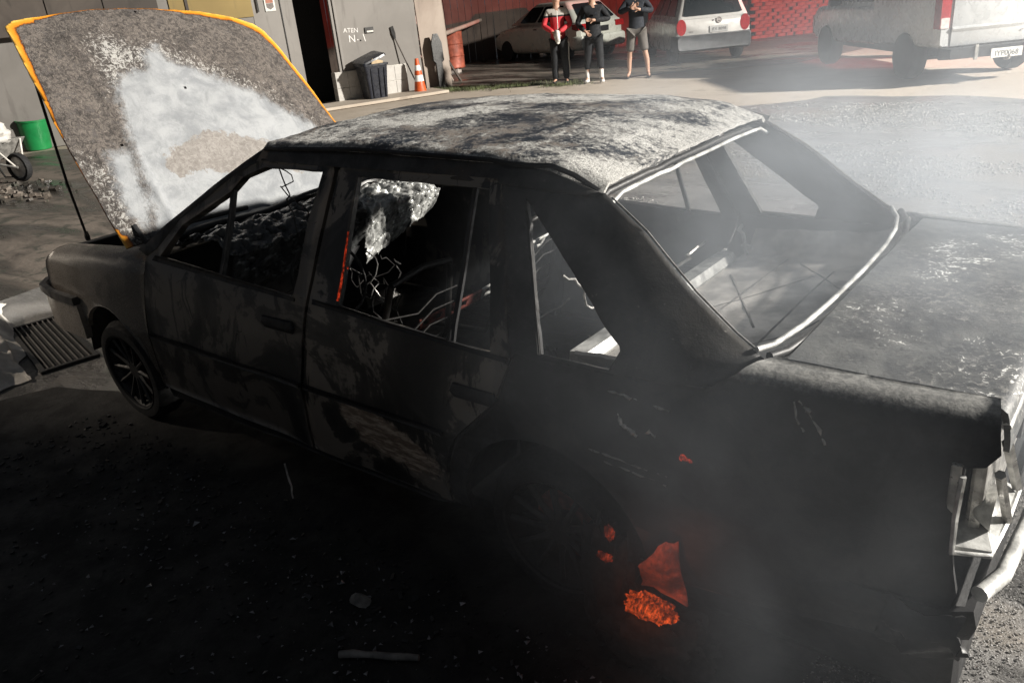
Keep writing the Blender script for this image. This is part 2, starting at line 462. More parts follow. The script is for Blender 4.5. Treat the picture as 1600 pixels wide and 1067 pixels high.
def wall_mat(name, a, b, stain):
    n = NT(name)
    big = n.noise(0.8, 5, 0.6, 0.4); run = n.noise(3, 5, 0.65, 0.3, (1.5, 1.5, 0.25)); fine = n.noise(30, 5, 0.7)
    c = n.mix(n.step(big, 0.35, 0.65), a, b)
    c = n.mix(n.math('MULTIPLY', n.step(run, 0.54, 0.70), 0.6), c, stain)
    c = n.mix(n.math('MULTIPLY', n.step(fine, 0.66, 0.74), 0.4), c, tuple(x * 0.6 for x in a))
    return n.done(c, 0.7, 0, n.bump(fine, 0.15, 0.004))
M['wall'] = wall_mat('grey_painted_wall', (0.185, 0.172, 0.157), (0.225, 0.21, 0.193), (0.13, 0.118, 0.108))
M['wall2'] = wall_mat('pale_column_paint', (0.215, 0.20, 0.184), (0.255, 0.24, 0.222), (0.155, 0.142, 0.13))
M['yellow'] = wall_mat('ochre_panel_paint', (0.23, 0.165, 0.058), (0.29, 0.21, 0.075), (0.14, 0.11, 0.05))
M['wood_dark'] = wall_mat('dark_weathered_wood', (0.055, 0.045, 0.038), (0.10, 0.082, 0.068), (0.03, 0.026, 0.022))
M['wood_grey'] = wall_mat('grey_weathered_wood', (0.27, 0.215, 0.175), (0.36, 0.30, 0.25), (0.14, 0.11, 0.09))
M['plank'] = wall_mat('old_plank', (0.085, 0.063, 0.052), (0.13, 0.10, 0.082), (0.045, 0.035, 0.03))
M['tile'] = plain('white_glazed_tile', (0.50, 0.48, 0.45), 0.25, 0, 0.08, 6)
M['brick'] = plain('clay_brick', (0.26, 0.17, 0.125), 0.85, 0, 0.45, 6, 0.4, 40)
M['block'] = plain('pale_block', (0.50, 0.44, 0.40), 0.8, 0, 0.15, 6, 0.3, 40)
M['paint_white'] = plain('white_writing_paint', (0.75, 0.73, 0.70), 0.7, 0, 0.1)
M['silver'] = plain('silver_car_paint', (0.52, 0.535, 0.54), 0.30, 0.25, 0.04, 3)
M['white_car'] = plain('white_car_paint', (0.48, 0.47, 0.45), 0.30, 0.0, 0.05, 3)
M['green_silver'] = plain('pale_champagne_paint', (0.64, 0.65, 0.58), 0.34, 0.2, 0.05, 3)
M['lamp_red'] = plain('red_lens', (0.30, 0.012, 0.014), 0.18, 0, 0.2, 20)
M['lamp_pale'] = plain('clear_lens', (0.55, 0.50, 0.48), 0.2, 0, 0.2, 20)
M['green'] = plain('green_plastic', (0.012, 0.22, 0.06), 0.38, 0, 0.15, 5)
M['orange'] = plain('orange_cone_plastic', (0.55, 0.09, 0.018), 0.5, 0, 0.2, 8)
M['reflect'] = plain('white_reflective_band', (0.80, 0.79, 0.76), 0.4, 0, 0.1, 8)
M['bin'] = plain('black_bin_plastic', (0.016, 0.018, 0.026), 0.33, 0, 0.3, 8)
M['card'] = plain('cardboard', (0.46, 0.35, 0.22), 0.8, 0, 0.2, 8)
M['sack'] = plain('white_woven_sack', (0.62, 0.60, 0.56), 0.8, 0, 0.15, 12, 0.5, 60)
M['plaster'] = plain('dirty_white_cloth', (0.62, 0.59, 0.54), 0.8, 0, 0.30, 7, 0.4, 40)
M['galv'] = plain('worn_galvanised', (0.30, 0.29, 0.27), 0.5, 0.4, 0.4, 14, 0.2, 50)
M['iron'] = plain('cast_iron', (0.035, 0.034, 0.033), 0.5, 0.3, 0.4, 30, 0.4, 70)
M['barbright'] = plain('worn_grate_bar', (0.13, 0.125, 0.12), 0.5, 0.4, 0.4, 30, 0.4, 70)
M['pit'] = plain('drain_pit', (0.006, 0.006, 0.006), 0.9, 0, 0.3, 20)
M['drum'] = plain('rusty_red_drum', (0.33, 0.085, 0.05), 0.55, 0.1, 0.4, 6, 0.3, 30)
M['skin'] = plain('skin', (0.45, 0.27, 0.19), 0.55, 0, 0.08, 20)
M['hair'] = plain('dark_hair', (0.015, 0.011, 0.009), 0.6, 0, 0.3, 50)
M['navy'] = plain('dark_navy_cloth', (0.0075, 0.0085, 0.011), 0.85, 0, 0.3, 14)
M['tee'] = plain('dark_slate_cloth', (0.018, 0.022, 0.030), 0.85, 0, 0.3, 14)
M['trouser'] = plain('black_trouser_cloth', (0.009, 0.010, 0.012), 0.85, 0, 0.3, 14)
M['shorts'] = plain('grey_shorts_cloth', (0.115, 0.105, 0.095), 0.85, 0, 0.2, 14)
M['shoe_white'] = plain('white_shoe', (0.70, 0.69, 0.67), 0.6, 0, 0.1, 14)
M['shoe_black'] = plain('black_shoe', (0.014, 0.014, 0.016), 0.5, 0, 0.2, 14)
M['bumper_grey'] = plain('grey_bumper_plastic', (0.075, 0.078, 0.082), 0.6, 0, 0.2, 8)
M['pink'] = plain('pinkish_rag', (0.42, 0.27, 0.235), 0.85, 0, 0.35, 10, 0.4, 40)
M['plate'] = plain('plate_grey', (0.42, 0.42, 0.41), 0.5, 0, 0.1, 8)
M['plate_w'] = plain('plate_white', (0.66, 0.66, 0.62), 0.5, 0, 0.1, 8)
M['ink'] = plain('plate_ink', (0.03, 0.03, 0.035), 0.6, 0, 0.2, 8)
M['stick_red'] = plain('sticker_red', (0.36, 0.14, 0.09), 0.6, 0, 0.2, 30)
M['stick_grey'] = plain('sticker_grey', (0.16, 0.14, 0.13), 0.6, 0, 0.3, 40)
M['stone'] = plain('wet_pebble', (0.36, 0.35, 0.335), 0.14, 0, 0.6, 9)
M['shard'] = plain('sooty_shard', (0.20, 0.20, 0.21), 0.15, 0.1, 0.6, 12)

def jacket_mat():
    n = NT('red_white_tracksuit')
    x, y, z = n.xyz()
    w = n.math('ADD', z, n.math('MULTIPLY', n.math('SUBTRACT', n.noise(14, 3), 0.5), 0.02))
    c = n.mix(n.step(w, 1.275, 1.282), (0.50, 0.030, 0.040), (0.012, 0.012, 0.014))
    c = n.mix(n.step(w, 1.31, 1.317), c, (0.52, 0.49, 0.44))
    return n.done(c, 0.7, 0, n.bump(n.noise(22, 4), 0.5, 0.01))
M['jacket'] = jacket_mat()

def beacon_glow_mat(name, strength, col, flat=False):  # emissive red standing in for beacon light on surfaces
    n = NT(name)
    f = n.noise(45, 6, 0.75, 0.8, (2.4, 1, 0.9)); g = n.noise(70, 4, 0.7)
    k = n.math('MULTIPLY', n.step(f, 0.34, 0.66), n.step(g, 0.2, 0.6))
    if flat: k = n.math('MULTIPLY', n.step(n.noise(9, 5, 0.65, 0.5), 0.32, 0.72, 0.12, 1.0), n.step(n.noise(70, 5, .7), .3, .6, .55, 1.0))
    e = n.mix(k, (0.06, 0.004, 0.0), col)
    s = n.math('MULTIPLY', n.math('ADD', n.math('MULTIPLY', k, 0.85), 0.12), strength)
    return n.done((0.03, 0.012, 0.008), 0.9, 0, n.bump(f, 0.8, 0.01), None, e, s)
M['ember_hot'] = beacon_glow_mat('hot_ember', 1.0, (1.0, 0.115, 0.018))
M['ember_dull'] = beacon_glow_mat('dull_ember', 0.34, (1.0, 0.10, 0.03))
M['hot_metal'] = beacon_glow_mat('hot_pillar_edge', 0.75, (1.0, 0.075, 0.02))

# ------------------------------------------------------------------ ground
me = bpy.data.meshes.new('ground')
me.from_pydata([(-130, -90, -0.012), (110, -90, -0.012), (110, 150, -0.012), (-130, 150, -0.012)], [], [(0, 1, 2, 3)])
tag(link_mesh('ground', me, M['dirt']), kind='structure')

def sheet(name, outline, z, mat, jag=0.25, seg=0.35, kind='structure'):
    pts = []
    n = len(outline)
    for i in range(n):
        a = Vector(outline[i]); b = Vector(outline[(i + 1) % n]); L = (b - a).length
        k = max(1, int(L / seg))
        for j in range(k):
            p = a.lerp(b, j / k)
            q = Vector((p.x, p.y, 3.3))
            p = p + Vector((fbm(q * 0.9, 5), fbm(q * 0.9 + Vector((31, 7, 0)), 5))) * jag
            pts.append(Vector((p.x, p.y, 0)))
    tris = tessellate_polygon([pts])
    me = bpy.data.meshes.new(name)
    me.from_pydata([(p.x, p.y, z) for p in pts], [], [tuple(t) for t in tris])
    bm = bmesh.new(); bm.from_mesh(me); bmesh.ops.recalc_face_normals(bm, faces=bm.faces)
    if bm.faces and sum(f.normal.z for f in bm.faces) < 0: bmesh.ops.reverse_faces(bm, faces=bm.faces)
    bm.to_mesh(me); bm.free()
    return tag(link_mesh(name, me, mat), kind=kind)
sheet('wet_asphalt', [(-3.4, 6.3), (-1.2, 9.0), (-0.2, 9.9), (1.2, 9.85), (2.4, 9.55), (6, 9.8), (16, 9.0), (40, 4), (40, -30), (-3, -30), (-3.2, -2.5), (-3.0, 2.0)], -0.004, M['wet'], 0.30)
M['soot'] = char_mat('scorched_ground', (0.006, 0.006, 0.006), (0.020, 0.019, 0.018), (0.07, 0.068, 0.065), (0.03, 0.026, 0.022), 0.66, 0.6, 0.75, 0.9, 5)  # sooty ground, darkened to carry the shade beside the car
sheet('scorched_ground', [(-1.4, -1.6), (-.9, -.9), (-.3, -.75), (.3, .9), (3.3, .9), (3.45, .1), (3.42, -.55), (3.30, -1.2), (3.4, -2.2), (1.5, -3.4), (-.9, -2.9)], 0.0, M['soot'], 0.16, .2)
sheet('yard_ground', [(-11.5, 4.6), (-8.6, 4.2), (-6.4, 4.6), (-3.4, 6.0), (-2.9, 2.0), (-3.1, -2.5), (-2.9, -9), (-26, -9), (-22, -1), (-13.0, 2.2)], -0.008, M['mud'], 0.25)
sheet('verge', [(-9.0, 10.6), (-8.2, 11.3), (-6.8, 11.6), (-5.4, 12.3), (-3.6, 13.6), (-2.2, 14.3), (-1.5, 18), (-6, 23), (-16, 20), (-15, 13)], 0.0, M['mud'], 0.22)

# ------------------------------------------------------------------ workshop building (left rear)
WD = Vector((0.4172, 0.9088, 0)); WA = math.atan2(0.9088, 0.4172)
bld = empty('workshop_building', (-12.3, 4.4, 0), WA, 'long grey painted workshop with a dark doorway and white tiled base behind the burnt car', 'building')
def bx(name, c, d, mat, parent=bld, bevel=0.0, rot=None):
    return MB().box(c, d, rot).build(name, mat, parent, None, bevel)
bx('wall', (-2.05, 0.15, 1.6), (11.9, 0.30, 3.2), M['wall'])
bx('wall', (4.31, 0.16, 1.6), (0.80, 0.30, 3.2), M['wall2'])
bx('wall', (6.39, 0.15, 1.6), (1.74, 0.30, 3.2), M['wall'])
bx('lintel', (5.115, 0.17, 2.9), (0.80, 0.26, 0.6), M['wall'])
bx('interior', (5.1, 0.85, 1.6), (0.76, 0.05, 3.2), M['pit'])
bx('door_frame', (5.435, -0.02, 1.25), (0.05, 0.10, 2.5), M['wall2'], bevel=0.006)
bx('door_frame', (5.515, -0.03, 1.55), (0.05, 0.07, 1.85), M['wall2'], bevel=0.006)
bx('door_panel', (5.475, -0.006, 1.55), (0.035, 0.03, 1.85), M['iron'])
bx('seam', (4.46, 0.004, 1.7), (0.018, 0.02, 2.2), M['iron'])
bx('yellow_panel', (3.16, -0.012, 2.30), (1.50, 0.03, 0.90), M['yellow'], bevel=0.004)
bx('panel_divider', (2.72, -0.035, 2.30), (0.05, 0.03, 0.90), M['wood_dark'])
bx('roof', (1.6, 0.2, 3.26), (19.6, 2.2, 0.10), M['wood_dark'])
for i in range(9):
    bx('eave_board', (-5.6 + i * 0.92, -0.06 - 0.02 * (i % 2), 2.28 + 0.03 * (i % 3)), (0.90, 0.06, 0.72), M['wood_dark'])
bx('eave_beam', (-1.9, -0.17, 1.965), (8.4, 0.14, 0.10), M['wood_dark'])
bx('handle_bar', (4.02, -0.03, 2.05), (0.02, 0.03, 0.26), M['iron'])
# white tiles, each its own piece
bx('plinth', (6.08, -0.035, 0.315), (1.58, 0.06, 0.63), M['plaster'])
for r in range(2):
    for k in range(6):
        bx('tile', (5.42 + k * 0.262, -0.072 - 0.0015 * ((k + r) % 2), 0.155 + r * 0.315), (0.255, 0.014, 0.306), M['tile'], bevel=0.003)
bx('tile', (5.285, 0.05, 0.155), (0.012, 0.20, 0.306), M['tile']); bx('tile', (5.285, 0.05, 0.47), (0.012, 0.20, 0.306), M['tile'])
bx('kerb', (4.3, -0.55, 0.03), (6.2, 0.95, 0.06), M['dirt'], bevel=0.012)
# meter hatch and the writing on the wall
hb = bx('meter_hatch', (6.19, -0.012, 1.37), (0.19, 0.03, 0.115), M['iron'], bevel=0.004)
bx('hatch_lip', (6.20, -0.034, 1.345), (0.14, 0.012, 0.032), M['plaster'], hb)
def text(name, s, size, loc, mat, parent, rx=PI / 2, rz=0.0, ry=0.0, shear=0.0, xs=1.0, ext=0.0015):
    cu = bpy.data.curves.new(name, 'FONT'); cu.body = s; cu.size = size; cu.align_x = 'CENTER'; cu.align_y = 'CENTER'; cu.extrude = ext; cu.shear = shear
    o = bpy.data.objects.new(name, cu); COL.objects.link(o)
    dg = bpy.context.evaluated_depsgraph_get()
    me = bpy.data.meshes.new_from_object(o.evaluated_get(dg))
    bpy.data.objects.remove(o)
    o2 = link_mesh(name, me, None, parent); me.materials.clear(); me.materials.append(mat)
    o2.location = loc; o2.rotation_euler = (rx, ry, rz); o2.scale = (xs, 1, 1)
    return o2
text('wall_writing', 'ATEN', 0.125, (5.80, -0.004, 1.40), M['paint_white'], bld, ry=0.08)
text('wall_writing', 'N', 0.20, (5.80, -0.004, 1.235), M['paint_white'], bld, ry=0.05)
text('wall_writing', '.', 0.20, (5.92, -0.004, 1.26), M['paint_white'], bld)
bx('wall_writing', (6.065, -0.003, 1.235), (0.018, 0.004, 0.15), M['paint_white'], rot=Matrix.Rotation(-0.2, 3, 'Y'))
MB().lathe([(0.014, 0), (0.014, 0.012)], 8, Matrix.Translation((5.98, -0.001, 1.19)) @ Matrix.Rotation(PI / 2, 4, 'X')).build('peg_hole', M['pit'], bld)
# sticker: white card with a red top and a grey shield
stk = bx('sticker', (4.26, -0.002, 2.05), (0.20, 0.018, 0.27), M['plate_w'])
bx('sticker_band', (4.26, -0.013, 2.115), (0.14, 0.006, 0.10), M['stick_red'], stk)
sh = MB(); sh.add([(4.19, -0.014, 2.06), (4.33, -0.014, 2.06), (4.33, -0.014, 1.985), (4.26, -0.014, 1.945), (4.19, -0.014, 1.985), (4.19, -0.010, 2.06), (4.33, -0.010, 2.06), (4.33, -0.010, 1.985), (4.26, -0.010, 1.945), (4.19, -0.010, 1.985)],
       [(0, 1, 2, 3, 4), (9, 8, 7, 6, 5), (0, 5, 6, 1), (1, 6, 7, 2), (2, 7, 8, 3), (3, 8, 9, 4), (4, 9, 5, 0)]).build('sticker_shield', M['stick_grey'], stk)
def wl(s, off, z=0.0):   # a point in front of the workshop wall
    return Vector((-12.3, 4.4, z)) + WD * s + Vector((0.9088, -0.4172, 0)) * off

# black wheeled bin
tb = empty('trash_bin', wl(5.98, 0.42), WA + 0.1, 'black plastic bin with its lid ajar in front of the white tiles', 'bin')
def rrect(w, d, z, r=0.05, n=4):
    out = []
    for cx, cyy, a0 in ((w / 2 - r, d / 2 - r, 0), (-w / 2 + r, d / 2 - r, PI / 2), (-w / 2 + r, -d / 2 + r, PI), (w / 2 - r, -d / 2 + r, 1.5 * PI)):
        for k in range(n + 1):
            a = a0 + k / n * PI / 2
            out.append(Vector((cx + r * math.cos(a), cyy + r * math.sin(a), z)))
    return out
MB().loft([rrect(0.40, 0.40, 0.02), rrect(0.46, 0.46, 0.40), rrect(0.52, 0.52, 0.70), rrect(0.56, 0.56, 0.70), rrect(0.56, 0.56, 0.74)]).build('body', M['bin'], tb, 0.6)
for k in (-0.12, 0.04, 0.15):
    MB().tube([(k, -0.225, 0.08), (k * 1.1, -0.262, 0.66)], 0.012, 6).build('rib', M['bin'], tb, 1.0)
MB().loft([rrect(0.57, 0.57, 0), rrect(0.55, 0.55, 0.035), rrect(0.40, 0.40, 0.06)]).build('lid', M['bin'], tb, 0.6).matrix_basis = Matrix.Translation((0.0, 0.05, 0.83)) @ Matrix.Rotation(-0.30, 4, 'Y') @ Matrix.Rotation(0.10, 4, 'X')
cb = tag(MB().box((0, 0, 0), (0.26, 0.20, 0.13), Matrix.Rotation(0.25, 3, 'Y')).build('cardboard_box', M['card'], None, None, 0.006), 'torn brown cardboard sticking out under the bin lid', 'cardboard')
cb.location = wl(6.04, 0.52, 0.755); cb.rotation_euler = (0.1, 0, WA + 0.2)

# green bucket
bk = tag(MB().lathe([(0.20, 0), (0.215, 0.01), (0.255, 0.50), (0.272, 0.50), (0.272, 0.53), (0.245, 0.53), (0.20, 0.04)], 26).build('green_bucket', M['green'], None, 0.5),
         'bright green plastic bucket against the grey wall behind the wheelbarrow', 'bucket')
bk.location = (-12.48, 4.05, 0.0); bk.rotation_euler = (0.0, 0.05, 0.4)

# broom handles leaning on the wall
st = empty('long_handled_shovel', wl(7.05, 0.0), WA, 'thin long handled shovel leaning on the grey wall beside the cone', 'shovel')
MB().tube([(-0.02, -0.30, 0.05), (-0.33, -0.04, 1.15)], 0.014, 7).build('handle', M['wood_dark'], st, 1.0)
MB().loft([[Vector((-0.40, -0.035, 1.38)), Vector((-0.34, -0.05, 1.40)), Vector((-0.34, -0.03, 1.40)), Vector((-0.40, -0.02, 1.38))],
           [Vector((-0.385, -0.045, 1.24)), Vector((-0.31, -0.06, 1.26)), Vector((-0.31, -0.04, 1.26)), Vector((-0.385, -0.03, 1.24))],
           [Vector((-0.345, -0.05, 1.13)), Vector((-0.315, -0.055, 1.13)), Vector((-0.315, -0.035, 1.13)), Vector((-0.345, -0.03, 1.13))]]).build('blade', M['iron'], st, 0.8)

# traffic cone
cn = empty('traffic_cone', (-9.02, 10.60, 0.0), 0.3, 'orange traffic cone with two white bands at the end of the tiled wall', 'cone')
MB().box((0, 0, 0.02), (0.36, 0.36, 0.04)).build('base', M['orange'], cn, None, 0.01)
def cband(z0, z1, m, nm):
    r = lambda z: 0.135 - 0.098 * (z - 0.04) / 0.68
    MB().lathe([(r(z0), z0), (r(z1), z1)], 20).build(nm, m, cn, 0.8)
for z0, z1, m, nm in ((0.04, 0.26, 'orange', 'cone_section'), (0.26, 0.385, 'reflect', 'white_band'), (0.385, 0.48, 'orange', 'cone_section'), (0.48, 0.585, 'reflect', 'white_band'), (0.585, 0.72, 'orange', 'cone_section')):
    cband(z0, z1, M[m], nm)

# ------------------------------------------------------------------ wheelbarrow with a sack
wbx = empty('wheelbarrow', (-8.92, 2.30, 0), math.radians(18), 'old grey wheelbarrow carrying a white sack at the far left', 'wheelbarrow')
wh = MB().lathe([(0.15, -0.04), (0.19, -0.045), (0.205, 0), (0.19, 0.045), (0.15, 0.04)], 26, Matrix.Translation((0, 0, 0.205)) @ Matrix.Rotation(PI / 2, 4, 'X'), cap=False).build('tyre', M['rubber'], wbx, 1.0)
MB().lathe([(0.02, -0.05), (0.06, -0.03), (0.15, -0.02), (0.152, 0.02), (0.06, 0.03), (0.02, 0.05)], 20, Matrix.Translation((0, 0, 0.205)) @ Matrix.Rotation(PI / 2, 4, 'X')).build('rim', M['plaster'], wbx, 0.7)
MB().loft([[Vector(p) for p in ((-0.25, -0.20, 0.32), (-0.85, -0.22, 0.30), (-0.85, 0.22, 0.30), (-0.25, 0.20, 0.32))],
           [Vector(p) for p in ((-0.10, -0.33, 0.58), (-1.05, -0.33, 0.55), (-1.05, 0.33, 0.55), (-0.10, 0.33, 0.58))]]).build('tray', M['galv'], wbx, None, 0.01)
for s in (-1, 1):
    MB().tube([(0.06, s * 0.07, 0.21), (-0.22, s * 0.19, 0.30), (-0.85, s * 0.25, 0.29), (-1.55, s * 0.31, 0.50)], 0.017, 8).build('handle', M['galv'], wbx, 1.0)
    MB().tube([(-0.78, s * 0.23, 0.30), (-0.66, s * 0.25, 0.015), (-0.42, s * 0.25, 0.015), (-0.36, s * 0.2, 0.31)], 0.015, 7).build('leg', M['iron'], wbx, 1.0)
    MB().tube([(0.02, s * 0.06, 0.21), (-0.11, s * 0.24, 0.56)], 0.013, 7).build('brace', M['plaster'], wbx, 1.0)
def blob(name, c, r, mat, amp=0.18, fr=2.2, n=(26, 18), rot=0.0, flat=0.0):
    def fn(u, v):
        a = 2 * PI * u; b = PI * (v - 0.5)
        d = Vector((math.cos(a) * math.cos(b), math.sin(a) * math.cos(b), math.sin(b)))
        k = 1 + amp * fbm(d * fr + Vector(c), 4)
        sq = (abs(d.x) ** 2.6 + abs(d.y) ** 2.6 + abs(d.z) ** 2.6) ** (-1 / 2.6)
        return Vector((d.x * r[0], d.y * r[1], d.z * r[2])) * k * sq
    o = grid_mesh(name, fn, n[0], n[1], mat); o.location = c; o.rotation_euler = (0, 0, rot)
    return o
tag(blob('sack', (-9.40, 2.12, 0.66), (0.45, 0.30, 0.17), M['sack'], 0.22, 2.0, rot=0.3), 'plump white woven sack lying in the wheelbarrow', 'sack')
rub = MB()
for i in range(260):
    x = random.gauss(-8.6, 0.8); y = random.gauss(1.7, 0.28); s = random.uniform(0.012, 0.07)
    rub.box((x, y, s * 0.3), (s * random.uniform(0.8, 1.6), s, s * random.uniform(0.4, 0.9)), Matrix.Rotation(random.uniform(0, 3), 3, 'Z') @ Matrix.Rotation(random.uniform(-.4, .4), 3, 'X'))
tag(rub.build('rubble', M['mud']), 'small wet rubble strewn in front of the wheelbarrow', 'rubble', kind='stuff')

# ------------------------------------------------------------------ lean-to, drum, sticks
lt = empty('timber_shed', (-10.3, 12.95, 0), 0, 'open timber lean-to shed with plank back wall at the end of the workshop', 'shed')
def seg_part(name, a, b, r, mat, parent, n=7, taper=1.0):
    return MB().tube([a, Vector(a).lerp(Vector(b), .5) + Vector((0.02, 0.01, 0)), b], [r, r * (1 + taper) / 2, r * taper], n).build(name, mat, parent, 1.0)
seg_part('post', (0.0, 0, 0), (-0.10, -0.02, 3.0), 0.075, M['wood_grey'], lt)
seg_part('post', (-2.7, 4.7, 0), (-2.85, 4.7, 3.2), 0.09, M['wood_grey'], lt)
seg_part('rail', (-0.05, 0.05, 1.05), (-2.72, 4.68, 1.15), 0.055, M['wood_grey'], lt)
MB().box((-2.2, 2.6, 3.15), (5.4, 8.5, 0.06), Matrix.Rotation(0.05, 3, 'X')).build('roof', M['wood_dark'], lt)
BD = Vector((0.77, 0.64, 0)); BN = Vector((0.64, -0.77, 0)); BO = Vector((-17.0, 14.2, 0)); ba = math.atan2(0.64, 0.77)
rot_b = Matrix.Rotation(ba, 3, 'Z')
for k in range(46):
    p = BO + BD * (0.6 + k * 0.205) + BN * random.uniform(0.0, 0.03)
    h = 2.6 + random.uniform(-0.1, 0.1)
    MB().box((p.x + 10.3, p.y - 12.95, h / 2), (0.195, 0.03, h), rot_b @ Matrix.Rotation(random.uniform(-.012, .012), 3, 'Y')).build('plank', M['plank'], lt)
dr = empty('oil_drum', (-11.45, 14.45, 0.12), 0, 'rust red drum standing on a block beside the shed post', 'drum')
MB().lathe([(0.30, 0), (0.31, 0.02), (0.30, 0.04), (0.30, 0.29), (0.315, 0.30), (0.30, 0.31), (0.30, 0.59), (0.315, 0.60), (0.30, 0.61), (0.30, 0.88), (0.31, 0.90), (0.29, 0.90)], 28).build('shell', M['drum'], dr, 0.6)
MB().lathe([(0.29, 0.885), (0.0, 0.89)], 28, cap=False).build('lid', M['drum'], dr)
tag(MB().box((-11.4, 14.4, 0.06), (0.30, 0.28, 0.12), Matrix.Rotation(.4, 3, 'Z')).build('concrete_block', M['block'], None, None, 0.008), 'pale concrete block under the rust red drum', 'block')
sticks = [((-9.95, 12.55, 0), (-9.85, 11.45, 1.5), 0.035, 'thick grey'), ((-9.75, 12.45, 0), (-9.55, 11.55, 1.05), 0.028, 'pale short'), ((-10.05, 12.8, 0), (-10.1, 11.75, 1.9), 0.03, 'long dark'),
          ((-9.6, 12.6, 0), (-9.75, 11.7, 1.35), 0.022, 'thin'), ((-10.25, 12.6, 0), (-9.6, 11.5, 1.7), 0.04, 'thick slanting'), ((-9.9, 12.9, 0), (-9.95, 12.1, 1.0), 0.03, 'stubby')]
for i, (a, b, r, w) in enumerate(sticks):
    tag(MB().tube([a, Vector(a).lerp(Vector(b), 0.5) + Vector((0.03 * (i % 3 - 1), 0.03, 0)), b], r, 7).build('wooden_pole', M['wood_grey'] if i % 2 == 0 else M['wood_dark'], None, 1.0),
        w + ' wooden pole leaning in the pile between workshop corner and shed post', 'pole', 'poles leaning by the shed')
def rag(u, v):
    p = Vector((-9.92, 11.78, 0)) + Vector((0.20, 0.42, 0)) * (u - 0.4) * (1.1 - 0.5 * v)
    p.z = 1.55 - 0.95 * v
    k = fbm((u * 5, v * 2.5, 1.7), 4)
    return p + Vector((0.16 * k + 0.05 * math.sin(u * 17), -0.12 * k + 0.04 * math.cos(u * 14), 0.06 * k))
tag(grid_mesh('hanging_rag', rag, 26, 26, M['pink'], thick=0.01, keep=lambda u, v: fbm((u * 4, v * 3, 9)) > -0.42), 'crumpled pinkish rag hanging over the leaning poles', 'rag')
MB_ = MB().box((0, 0, 0.95), (0.62, 0.04, 1.9)).build('leaning_board', M['wood_grey'], None, None, 0.004)
MB_.location = (-9.22, 11.42, 0.0); MB_.rotation_euler = (-0.05, 0, WA)
tag(MB_, 'flat brownish board standing at the right end of the workshop wall', 'board')
tb2 = tag(MB().loft([[Vector((x * 0.07, y * 0.03, z)) for x, y in ((-1, -1), (1, -1), (1, 1), (-1, 1))] for z in (0, 0.55)] + [[Vector((x * 0.12, y * 0.03, z)) for x, y in ((-1, -1), (1, -1), (1, 1), (-1, 1))] for z in (0.6, 0.95)] + [[Vector((x * 0.05, y * 0.02, 1.15)) for x, y in ((-1, -1), (1, -1), (1, 1), (-1, 1))]]).build('old_spade', M['iron'], None, 0.6),
          'black spade standing upside down behind the traffic cone', 'spade')
tb2.location = (-9.02, 11.30, 0); tb2.rotation_euler = (-0.06, 0, WA)

# far yard: brick stack and block wall
bs = empty('brick_stack', (-5.75, 20.3, 0), ba, 'uneven stack of clay bricks beside the white station wagon', 'bricks')
bme = None
for r in range(13):
    for k in range(9):
        if r > 10 and random.random() < 0.4: continue
        d = (0.235, 0.115, 0.085)
        if bme is None:
            o = MB().box((0, 0, 0), d).build('brick', M['brick'], bs, None, 0.006); bme = o
        else:
            o = bme.copy(); COL.objects.link(o); o.parent = bs
        o.location = (0.15 + k * 0.25 + 0.12 * (r % 2) + random.uniform(-.02, .02), random.uniform(-.06, .06), 0.05 + r * 0.092)
        o.rotation_euler = (0, random.uniform(-.05, .05), random.uniform(-.2, .2))
bw = empty('block_wall', (-4.05, 23.0, 0), ba, 'low wall of pale blocks lit red behind the pickup', 'wall')
o0 = None
for r in range(9):
    for k in range(13):
        if o0 is None:
            o0 = MB().box((0, 0, 0), (0.385, 0.14, 0.185)).build('block', M['block'], bw, None, 0.008); o = o0
        else:
            o = o0.copy(); COL.objects.link(o); o.parent = bw
        o.location = (0.2 + k * 0.395 + 0.19 * (r % 2), random.uniform(-.008, .008), 0.1 + r * 0.195)
MB().box((2.7, 0.03, 0.9), (5.3, 0.10, 1.75)).build('mortar', M['dirt'], bw)
seg_part('wall_post', (0.0, -0.1, 0), (0.0, -0.1, 2.4), 0.09, M['wood_dark'], bw)
seg_part('wall_post', (5.2, -0.1, 0), (5.2, -0.1, 2.4), 0.09, M['wood_dark'], bw)
fence = empty('board_fence', BO + BD * 10.4 , ba, 'dark board fence closing the yard behind the parked vehicles', 'fence')
for k in range(60):
    h = 2.3 + random.uniform(-0.1, 0.1)
    MB().box((k * 0.27, random.uniform(0.0, 0.03), h / 2), (0.262, 0.03, h)).build('board', M['wood_dark'], fence)
# grass on the verge
g = MB()
for i in range(5200):
    t = random.random()
    x = -9.0 + 3.2 * t + random.gauss(0, 0.25); y = 11.05 + 0.75 * t + random.gauss(0, 0.20)
    if fbm((x * 1.3, y * 1.3, 0)) < -0.1: continue
    h = random.uniform(0.02, 0.085); a = random.uniform(0, 6.3); dx, dy = math.cos(a) * .006, math.sin(a) * .006
    lx, ly = random.gauss(0, .03), random.gauss(0, .03)
    g.add([(x - dx, y - dy, 0), (x + dx, y + dy, 0), (x + lx, y + ly, h)], [(0, 1, 2)])
M['grass'] = plain('verge_grass', (0.10, 0.115, 0.05), 0.8, 0, 0.5, 3)
tag(g.build('grass', M['grass']), 'short trampled grass along the verge by the bystanders', 'grass', kind='stuff')

